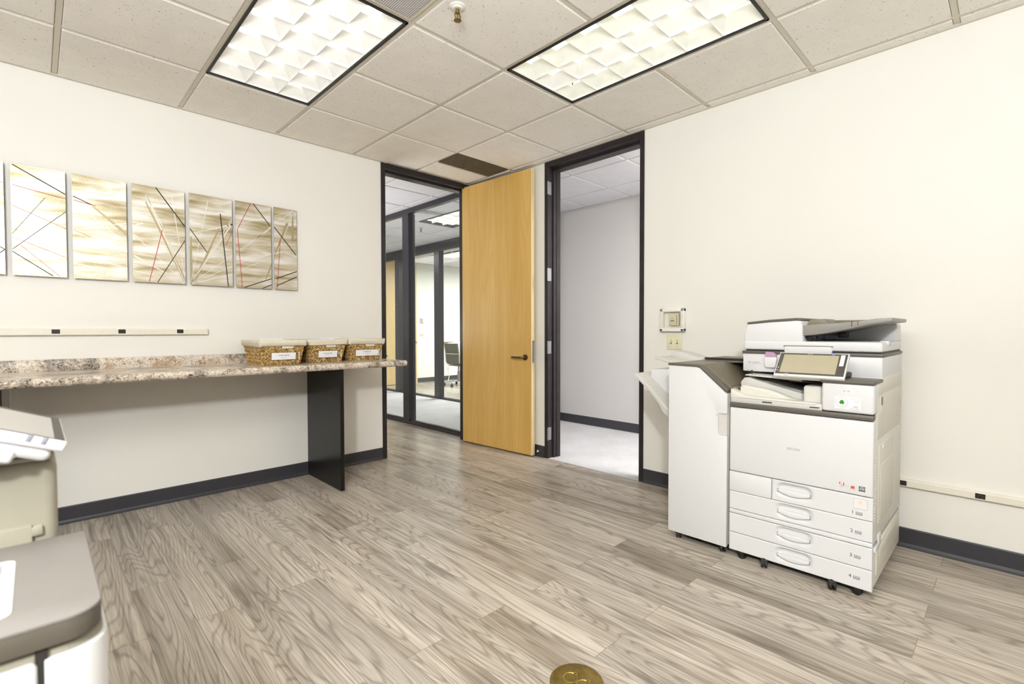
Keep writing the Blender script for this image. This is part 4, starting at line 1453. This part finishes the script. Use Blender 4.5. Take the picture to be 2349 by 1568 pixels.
# output area
ot = B().box(-0.762, -0.26, -3.303, YL, 0.776, 0.806, 0.004).build('output_tray', M['lightgrey'], cpr)
B().prism([(YL, 0.800), (YL, 0.842), (-2.935, 0.828), (-2.96, 0.818), (-3.00, 0.812), (-3.28, 0.808), (-3.28, 0.800)], 0, -0.765, -0.70, 0.003, 2).build('front_lip', M['offwhite'], ot)
B().prism([(-2.935, 0.80), (-2.935, 0.850), (-2.95, 0.860), (-3.02, 0.852), (-3.07, 0.846), (-3.11, 0.834), (-3.16, 0.815), (-3.20, 0.806), (-3.20, 0.80)], 0, -0.715, -0.655, 0.003, 2).build('side_step', M['offwhite'], ot)
rp = B().prism([(-2.925, 0.80), (-2.918, 0.870), (-2.935, 0.893), (-2.96, 0.896), (-3.00, 0.882), (-3.10, 0.858), (-3.29, 0.815), (-3.29, 0.80)], 0, -0.665, -0.27, 0.003, 2).build('paper_ramp', M['lightgrey'], ot)
q = B()
for k in range(4):
    x = -0.62 + 0.045 * k
    q.prism([(-3.02, 0.876), (-3.02, 0.880), (-3.285, 0.820), (-3.285, 0.814)], 0, x, x + 0.012, 0.001, 1)
q.build('rib', M['white'], rp)
B().box(-0.766, -0.756, -3.055, -3.098, 0.790, 0.794).box(-0.766, -0.756, -3.255, -3.292, 0.788, 0.791).build('slot', M['dark'], ot, smooth=0)
B().box(-0.72, -0.45, -3.303, -3.216, 0.80, 0.880, 0.012, 3).build('exit_guide', M['offwhite'], cpr)
B().box(-0.285, -0.268, -3.12, -2.91, 0.80, 0.925, 0.002).build('rear_plate', plain('lilac grey plate', (186, 182, 186), 0.35), cpr)
B().box(-0.60, -0.28, -3.30, -3.125, 0.88, 0.925).build('exit_slot', M['dark'], cpr, smooth=0)
B().prism([(-2.945, 0.906), (-2.945, 0.911), (-3.06, 0.909), (-3.20, 0.902), (-3.20, 0.893), (-3.06, 0.901)], 0, -0.68, -0.34, 0.001, 1).build('separator_shelf', M['lightgrey'], cpr)
B().cyl((-0.62, -2.956, 0.905), (-0.62, -2.956, 0.93), 0.004, seg=10).build('shelf_pin', M['dark'], cpr)

# scanner, platen cover and document feeder
sc = B().box(-0.602, -0.085, YR, YL + 0.003, 0.9225, 1.014, 0.006, 2).build('scanner', M['white'], cpr)
B().box(-0.607, -0.082, YR - 0.002, YL + 0.006, 1.0135, 1.0285, 0.004, 2).build('scanner_band', M['taupe'], sc)
B().box(-0.595, -0.09, YR + 0.006, YL - 0.012, 1.028, 1.034).build('scanner_gap', M['black'], sc, smooth=0)
lettering('lettering', 'MP C3004', 0.0135, (-0.6028, -2.957, 0.968), (0, -1, 0), (0, 0, 1), M['greyink'], sc)
lettering('lettering.001', 'ex', 0.008, (-0.6028, -2.9955, 0.9665), (0, -1, 0), (0, 0, 1), plain('faint red print', (226, 196, 190), 0.5), sc)
q = B()
for k, cc in enumerate(range(4)):
    q.box(-0.6028, -0.602, -2.932 - 0.017 * k, -2.946 - 0.017 * k, 0.9595, 0.9610, mi=k)
q.build('colour_bar', [plain('pale cyan print', (190, 206, 212), 0.5), plain('pale green print', (206, 214, 190), 0.5), plain('pale yellow print', (226, 218, 196), 0.5), plain('pale pink print', (230, 204, 200), 0.5)], sc, smooth=0)
cup = B().prism([(-3.012, 0.999), (-3.016, 0.955), (-3.024, 0.947), (-3.060, 0.947), (-3.068, 0.955), (-3.072, 0.999)], 0, -0.622, -0.602, 0.004, 2).build('cloth_pocket', M['white'], sc)
cl = B().loft([[(-0.616, -3.018, 0.97), (-0.616, -3.066, 0.97), (-0.606, -3.066, 0.97), (-0.606, -3.018, 0.97)],
               [(-0.617, -3.017, 1.0), (-0.619, -3.068, 1.0), (-0.606, -3.068, 1.0), (-0.606, -3.017, 1.0)],
               [(-0.618, -3.017, 1.014), (-0.620, -3.069, 1.011), (-0.606, -3.069, 1.012), (-0.606, -3.017, 1.014)],
               [(-0.613, -3.021, 1.026), (-0.614, -3.054, 1.023), (-0.610, -3.054, 1.023), (-0.610, -3.021, 1.026)]])
tag(cl.build('cleaning_cloth', M['violet']), 'violet cleaning cloth tucked in the white pocket on the copier front', 'cloth')

pc = B().box(-0.602, -0.10, YR + 0.001, YL + 0.001, 1.034, 1.079, 0.010, 3).build('platen_cover', M['white'], cpr)
B().box(-0.608, -0.59, -3.100, -3.303, 1.020, 1.056, 0.008, 3).build('lift_grip', M['white'], pc)
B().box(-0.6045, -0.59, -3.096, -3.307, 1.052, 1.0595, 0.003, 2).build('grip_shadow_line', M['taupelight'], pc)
fd = B().prism([(-2.908, 1.070), (-2.910, 1.120), (-2.922, 1.164), (-3.030, 1.174), (-3.155, 1.181), (-3.172, 1.178), (-3.178, 1.150), (-3.180, 1.070)], 0, -0.598, -0.13, 0.006, 3).build('document_feeder', M['white'], cpr)
B().prism([(-2.920, 1.165), (-2.925, 1.175), (-3.030, 1.186), (-3.150, 1.193), (-3.170, 1.192), (-3.172, 1.180), (-3.150, 1.181), (-3.030, 1.174)], 0, -0.600, -0.125, 0.002, 2).build('feeder_lid', M['taupe'], fd)
tr = B().prism([(-3.176, 1.156), (-3.30, 1.165), (-3.395, 1.172), (-3.46, 1.183), (-3.522, 1.187), (-3.522, 1.171), (-3.44, 1.158), (-3.36, 1.138), (-3.28, 1.121), (-3.22, 1.110), (-3.176, 1.107)], 0, -0.592, -0.20, 0.003, 2).build('document_tray', M['midgrey'], cpr)
B().box(-0.5935, -0.21, -3.374, -3.3765, 1.150, 1.173).box(-0.5935, -0.21, -3.397, -3.3985, 1.154, 1.174).build('tray_joint', M['dark'], tr, smooth=0)
B().prism([(-3.17, 1.150), (-3.19, 1.185), (-3.25, 1.188), (-3.262, 1.168), (-3.262, 1.155)], 0, -0.52, -0.33, 0.003, 2).build('paper_guide', M['taupelight'], tr)
B().box(-0.30, -0.13, -3.17, YR + 0.02, 1.17, 1.184, 0.004).build('rear_guide', M['taupelight'], tr)
B().box(-0.40, -0.36, -3.28, -3.32, 1.096, 1.125, 0.005).build('tray_bracket', M['dark'], tr)
B().prism([(-3.18, 1.076), (-3.18, 1.150), (-3.42, 1.170), (-3.475, 1.168), (-3.488, 1.160), (-3.49, 1.076)], 0, -0.22, -0.10, 0.008, 3).build('rear_housing', M['white'], pc)
q = B()
for k in range(3):
    y = -3.186 - 0.010 * k
    q.tube([(-0.55, y, 1.092), (-0.555, y - 0.004, 1.085), (-0.553, y - 0.005, 1.076), (-0.546, y - 0.002, 1.073)], 0.0022, 8)
q.box(-0.56, -0.50, -3.18, -3.222, 1.093, 1.103, 0.002).box(-0.55, -0.53, -3.212, -3.220, 1.076, 1.095, 0.002)
q.build('exit_roller', M['black'], fd)
B().box(-0.49, -0.42, YR - 0.004, YR + 0.03, 1.062, 1.084, 0.004).build('latch', M['white'], pc)

# tilted operation panel
P0, P1 = Vector((-0.783, 0, 0.930)), Vector((-0.688, 0, 1.030))
dv = (P1 - P0).normalized()
nv = Vector((-dv.z, 0, dv.x))
yA, yB = -3.113, -3.385


def pan(u, y, d):
    return P0 + dv * u + nv * d + Vector((0, y, 0))


LN = (P1 - P0).length


def panbox(u0, u1, ya, yb, d0, d1, bev, seg=2):
    mm = Matrix(((dv.x, 0, nv.x), (0, 1, 0), (dv.z, 0, nv.z))).to_4x4()
    mm.translation = P0
    return B().box(u0, u1, yb, ya, d0, d1, bev, seg, mat=mm)


pnl = panbox(-0.006, LN, yA + 0.004, yB - 0.004, -0.016, 0.0, 0.004, 3).build('touch_panel', M['white'], cpr)
panbox(-0.002, LN - 0.01, yA - 0.004, yB + 0.006, -0.032, -0.014, 0.005).build('panel_back', M['offwhite'], pnl)
panbox(0.005, LN - 0.006, yA - 0.001, yB + 0.001, -0.001, 0.0010, 0.0005, 1).build('bezel', plain('glossy grey bezel', (74, 68, 60), 0.2), pnl)
panbox(0.014, LN - 0.016, yA - 0.018, yB + 0.033, 0.0, 0.0016, 0.0003, 1).build('display', M['lcd'], pnl)
panbox(LN - 0.075, LN - 0.012, yB + 0.026, yB + 0.010, 0.0, 0.0016, 0.0003, 1).build('status_label', M['paper'], pnl)
panbox(LN - 0.012, LN - 0.003, yB + 0.062, yB + 0.050, 0.0, 0.0018, 0.0005, 1).build('indicator', plain('blue indicator', (150, 150, 226), 0.3), pnl)
panbox(-0.003, 0.008, yA - 0.044, yA - 0.056, 0.0, 0.0016, 0.0005, 1).build('indicator', M['lilac'], pnl)
for k in range(2):
    panbox(0.022 + 0.016 * k, 0.028 + 0.016 * k, yA - 0.006, yA - 0.011, 0.001, 0.0018, 0.0003, 1).build('button', M['greyink'], pnl)
lettering('lettering', 'RICOH', 0.007, pan(LN - 0.011, (yA + yB) / 2 + 0.01, 0.0012), (0, -1, 0), dv, M['greyink'], pnl)
B().box(-0.72, -0.56, -3.20, -3.38, 0.921, 0.945, 0.006).build('panel_arm', M['dark'], cpr)

# right side panels
sd = B()
sy = YR - 0.003
sd.box(-0.66, -0.32, sy, YR + 0.01, 0.30, 0.640, 0.004, 2)
p = sd.build('bypass_tray', M['putty'], cpr)
B().box(-0.64, -0.33, sy - 0.002, sy + 0.004, 0.31, 0.55, 0.003).build('bypass_lid', M['putty'], p)
B().box(-0.60, -0.56, sy - 0.004, sy + 0.002, 0.612, 0.632, 0.002).build('grip', M['white'], p)
B().box(-0.70, -0.12, YR - 0.0025, YR + 0.01, 0.86, 0.905, 0.003).box(-0.70, -0.12, YR - 0.0015, YR + 0.01, 0.665, 0.85, 0.003).build('side_panel', M['putty'], cpr)
g = B().box(-0.655, -0.605, YR - 0.004, YR + 0.002, 0.772, 0.848, 0.003).build('carry_grip', M['putty'], cpr)
B().box(-0.645, -0.615, YR - 0.005, YR - 0.002, 0.81, 0.845, 0.001).build('recess', M['taupe'], g)
B().box(-0.645, -0.615, YR - 0.005, YR - 0.002, 0.778, 0.806, 0.001).build('lever', M['white'], g)
q = B()
for k in range(22):
    q.box(-0.742, -0.732, YR - 0.0025, YR + 0.001, 0.33 + k * 0.0125, 0.336 + k * 0.0125, 0.001, 1)
q.build('vent_rib', M['putty'], cpr)
q = B()
for k in range(18):
    q.box(-0.10, -0.085, YR - 0.0022, YR + 0.001, 0.50 + k * 0.018, 0.51 + k * 0.018, 0.001, 1)
q.build('vent_rib', M['lightgrey'], cpr)
B().box(-0.69, -0.18, YR - 0.004, YR + 0.006, 0.085, 0.212, 0.003).build('bank_door', M['putty'], cpr)
B().box(-0.64, -0.30, YR - 0.006, YR, 0.150, 0.195, 0.002).build('bank_panel', M['putty'], cpr)
B().box(-0.74, -0.66, YR - 0.007, YR + 0.002, 0.198, 0.222, 0.003).box(-0.665, -0.615, YR - 0.006, YR + 0.002, 0.20, 0.255, 0.003).build('bank_latch', M['white'], cpr)


def caster(root, x, y, rot, r=0.0185):
    mm = Matrix.Translation((x, y, 0)) @ Matrix.Rotation(rot, 4, 'Z')

    def tp(p):
        return mm @ Vector(p)
    c = B()
    c.cyl(tp((0, -0.013, r)), tp((0, -0.003, r)), r, seg=22, bev=0.003).cyl(tp((0, 0.003, r)), tp((0, 0.013, r)), r, seg=22, bev=0.003)
    c = c.build('caster', M['black'], root)
    h = B().box(-0.014, 0.006, -0.015, 0.015, r + 0.004, 0.042, 0.004, 2, mat=mm).cyl(tp((0, 0, 0.03)), tp((0, 0, 0.046)), 0.007, seg=10)
    h.build('caster_hood', M['dark'], c)


for (x, y, a) in ((-0.742, -2.962, 1.2), (-0.766, -3.072, 0.35), (-0.766, -3.350, 0.5), (-0.735, -3.437, 1.3), (-0.13, -2.98, 0.3), (-0.13, -3.42, 0.3)):
    caster(cpr, x, y, a)

# ------------------------------------------------------------------ finisher
fn = thing('finisher', (-0.44, -2.73, 0), 'white finisher unit with sloped dark lid docked to the left of the copier', 'finisher')
ya, yb = -2.577, -2.893
pf = [(ya, 0.046), (ya, 0.944), (-2.735, 0.941), (-2.752, 0.936), (-2.885, 0.824), (yb, 0.812), (yb, 0.046)]
B().prism(pf, 0, -0.755, -0.13, 0.004, 2).build('body', M['offwhite'], fn)
fdp = [(ya, 0.040), (ya, 0.945), (-2.735, 0.942), (-2.752, 0.937), (-2.868, 0.838), (-2.882, 0.824), (yb, 0.816), (yb, 0.716), (-2.886, 0.713), (-2.852, 0.713), (-2.847, 0.706), (-2.847, 0.607), (-2.852, 0.603), (yb, 0.603), (yb, 0.040)]
B().prism(fdp, 0, FX, -0.75, 0.0035, 2).build('front_door', M['white'], fn)
B().box(-0.763, -0.745, -2.891, -2.848, 0.604, 0.712).build('grip_recess', M['lightgrey'], fn, smooth=0)
B().box(FX - 0.0008, FX, -2.841, -2.8395, 0.700, 0.709).build('lock_mark', M['darkink'], fn, smooth=0)
lp = [(ya + 0.003, 0.945), (ya + 0.003, 0.956), (-2.737, 0.954), (-2.758, 0.948), (-2.880, 0.845), (-2.894, 0.838), (-2.894, 0.820), (-2.882, 0.824), (-2.752, 0.937), (-2.735, 0.942)]
lid = B().prism(lp, 0, -0.72, -0.15, 0.002, 1).build('lid', M['taupelight'], fn)
B().prism([(p_[0], p_[1] + (0.001 if i in (1, 2, 3, 4, 5) else 0)) for i, p_ in enumerate(lp)], 0, FX - 0.003, -0.718, 0.003, 2).build('lid_trim', M['taupe'], lid)
B().prism([(-2.745, 0.955), (-2.748, 0.9565), (-2.760, 0.951), (-2.882, 0.8485), (-2.882, 0.843)], 0, -0.70, -0.36, 0.0015, 2).build('slide_cover', plain('olive grey plastic', (118, 110, 92), 0.45), lid)
B().prism([(-2.748, 0.955), (-2.752, 0.966), (-2.764, 0.960), (-2.886, 0.856), (-2.886, 0.843)], 0, -0.36, -0.345, 0.001, 1).build('slide_rail', M['dark'], lid)
B().box(-0.41, -0.15, -2.895, -2.62, 0.950, 0.9725, 0.003).build('rear_cover', M['taupelight'], fn)
B().box(-0.414, -0.40, -2.895, -2.615, 0.962, 0.975, 0.002).build('rear_trim', M['dark'], fn)
B().box(-0.74, -0.16, -2.88, -2.60, 0.026, 0.046).build('underframe', M['black'], fn, smooth=0)


def slab(p, q_, th, x0, x1, name, mat, bev=0.003):
    a_, c_ = Vector(p), Vector(q_)
    d_ = (c_ - a_).normalized()
    n_ = Vector((-d_.y, d_.x)) * th
    return B().prism([tuple(a_), tuple(c_), tuple(c_ + n_), tuple(a_ + n_)], 0, x0, x1, bev, 2).build(name, mat, fn)


B().prism([(-2.580, 0.620), (-2.49, 0.682), (-2.44, 0.735), (-2.375, 0.800), (-2.285, 0.868), (-2.275, 0.874), (-2.262, 0.862), (-2.37, 0.772), (-2.43, 0.705), (-2.46, 0.655), (-2.580, 0.560)], 0, -0.62, -0.25, 0.003, 2).build('lower_tray', M['lightgrey'], fn)
B().prism([(-2.315, 0.893), (-2.313, 0.83), (-2.36, 0.80), (-2.40, 0.765), (-2.58, 0.60), (-2.58, 0.905)], 0, -0.50, -0.26, 0.003, 2).build('tray_fence', M['white'], fn)
slab((-2.578, 0.915), (-2.36, 0.958), 0.016, -0.54, -0.20, 'upper_tray', M['lightgrey'])
B().prism([(-2.578, 0.935), (-2.578, 0.962), (-2.46, 0.992), (-2.395, 1.004), (-2.372, 0.985), (-2.378, 0.96)], 0, -0.36, -0.22, 0.004, 2).build('tray_flap', M['lightgrey'], fn)
for (x, y, a) in ((-0.735, -2.622, 0.6), (-0.735, -2.862, 0.6), (-0.18, -2.63, 0.6), (-0.18, -2.86, 0.6)):
    caster(fn, x, y, a)

# ------------------------------------------------------------------ second copier in the left foreground (front faces +x)
c2 = thing('copier', (-3.55, -2.5, 0), 'second copier in the left foreground with a tilted touch screen over a putty side', 'copier')
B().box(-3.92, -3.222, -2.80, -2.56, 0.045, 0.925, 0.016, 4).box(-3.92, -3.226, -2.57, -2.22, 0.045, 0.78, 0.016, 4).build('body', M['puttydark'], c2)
B().box(-3.92, -3.226, -2.795, -2.565, 0.924, 0.934, 0.003).build('top_seam', M['puttydark'], c2)
B().box(-3.40, -3.229, -2.799, -2.60, 0.931, 0.944, 0.003).build('top_band', M['dark'], c2)
B().box(-3.92, -3.42, -2.80, -2.30, 0.934, 1.10, 0.012, 3).build('scanner', M['white'], c2)
B().box(-3.42, -3.252, -2.807, -2.79, 0.69, 0.826, 0.004).build('exit_cover', M['puttydark'], c2)
B().box(-3.256, -3.240, -2.806, -2.79, 0.806, 0.822, 0.003).build('peg', M['puttydark'], c2)
B().box(-3.90, -3.24, -2.78, -2.24, 0.03, 0.05).build('underframe', M['black'], c2, smooth=0)
for (x, y) in ((-3.27, -2.74), (-3.27, -2.29), (-3.87, -2.74), (-3.87, -2.29)):
    caster(c2, x, y, 0.4)
Q0 = Vector((-3.209, 0, 0.958))
tau = math.atan2(0.030, 0.075)
qd = Vector((-math.cos(tau), 0, math.sin(tau)))
qn = Vector((math.sin(tau), 0, math.cos(tau)))
mm2 = Matrix(((qd.x, 0, qn.x), (0, -1, 0), (qd.z, 0, qn.z))).to_4x4()
mm2.translation = Q0


def q2box(u0, u1, y0_, y1_, d0, d1, bev, seg=2):
    return B().box(u0, u1, -y1_, -y0_, d0, d1, bev, seg, mat=mm2)


tp = q2box(0.0, 0.19, -2.852, -2.556, -0.017, 0.0, 0.005, 3).build('touch_panel', M['white'], c2)
q2box(0.012, 0.185, -2.848, -2.562, -0.036, -0.016, 0.010, 3).build('panel_back', M['white'], tp)
q2box(0.052, 0.185, -2.852, -2.60, -0.046, -0.026, 0.006, 3).build('panel_mount', M['white'], tp)
q2box(0.0045, 0.182, -2.846, -2.564, -0.001, 0.001, 0.0005, 1).build('bezel', plain('grey bezel', (62, 58, 54), 0.5), tp)
q2box(0.018, 0.176, -2.843, -2.600, 0.0005, 0.0022, 0.0003, 1).build('display', M['lcdpale'], tp)
for u in (0.028, 0.046):
    q2box(u - 0.0037, u + 0.0037, -2.8528, -2.845, -0.010, 0.0006, 0.0015, 2).build('indicator', plain('grey lilac indicator', (140, 139, 150), 0.5), tp)
B().prism([(-3.30, 0.93), (-3.262, 0.945), (-3.268, 0.962), (-3.30, 0.975), (-3.44, 1.01), (-3.44, 0.95)], 1, -2.845, -2.72, 0.006, 2).build('panel_arm', M['white'], c2)

su = thing('side_unit', (-3.5, -2.97, 0), 'white side unit with a grey rounded lid in the left foreground', 'finisher')


def rounded_end(x0, x1, y0_, y1_, r, off=0.0):
    """outline rounded at the right front corner (x1, y0)"""
    x1 += off
    y0_ -= off
    r += off
    out = [(x0, y1_), (x0, y0_)]
    for k in range(11):
        a = -PI / 2 + PI / 2 * k / 10
        out.append((x1 - r + r * math.cos(a), y0_ + r + r * math.sin(a)))
    out.append((x1, y1_))
    return out


lid2 = B().prism(rounded_end(-3.88, -3.190, -3.124, -2.808, 0.034), 2, 0.7950, 0.80, 0.0018, 2).build('lid', M['lidgrey'], su)
B().prism(rounded_end(-3.88, -3.190, -3.124, -2.808, 0.034, 0.0), 2, 0.7705, 0.7955, 0.002, 2).build('lid_skirt', plain('dark lid skirt', (92, 86, 76), 0.5), su)
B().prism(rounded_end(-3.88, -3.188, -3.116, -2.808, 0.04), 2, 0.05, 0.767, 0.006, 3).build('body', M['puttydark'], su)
B().prism([(-3.243, -3.124), (-3.243, -3.10), (-3.20, -3.10), (-3.192, -3.08), (-3.192, -2.83), (-3.184, -2.83)] + [(-3.184 - 0.042 + 0.042 * math.cos(-PI / 2 * k / 10), -3.124 + 0.042 + 0.042 * math.sin(-PI / 2 * k / 10)) for k in range(11)], 2, 0.06, 0.756, 0.002, 2).build('corner_door', M['white'], su)
B().box(-3.87, -3.249, -3.125, -3.10, 0.06, 0.756, 0.006, 3).build('front_door', M['white'], su)
B().box(-3.251, -3.240, -3.119, -3.10, 0.06, 0.767).build('door_gap', M['dark'], su, smooth=0)
B().box(-3.86, -3.21, -3.10, -2.83, 0.03, 0.052).build('underframe', M['black'], su, smooth=0)
for (x, y) in ((-3.25, -3.06), (-3.25, -2.86), (-3.82, -3.06), (-3.82, -2.86)):
    caster(su, x, y, 0.4)
lb2 = B().prism([(-3.345 + px, -2.978 + py) for px, py in rrect(0.150, 0.200, 0.012, 4)], 2, 0.7995, 0.8008).build('instruction_label', plain('label paper', (196, 195, 196), 0.6), lid2, smooth=0)
q = B()
q.prism([(-3.40, -2.895), (-3.283, -2.895), (-3.283, -2.93), (-3.40, -2.93)], 2, 0.8005, 0.8012)
q.prism([(-3.30, -2.968), (-3.282, -2.955), (-3.282, -2.99)], 2, 0.8005, 0.8012)
q.prism([(-3.40, -3.02), (-3.282, -3.012), (-3.282, -3.034), (-3.40, -3.046)], 2, 0.8005, 0.8012)
q.build('diagram', plain('grey diagram print', (138, 137, 142), 0.5), lb2, smooth=0)
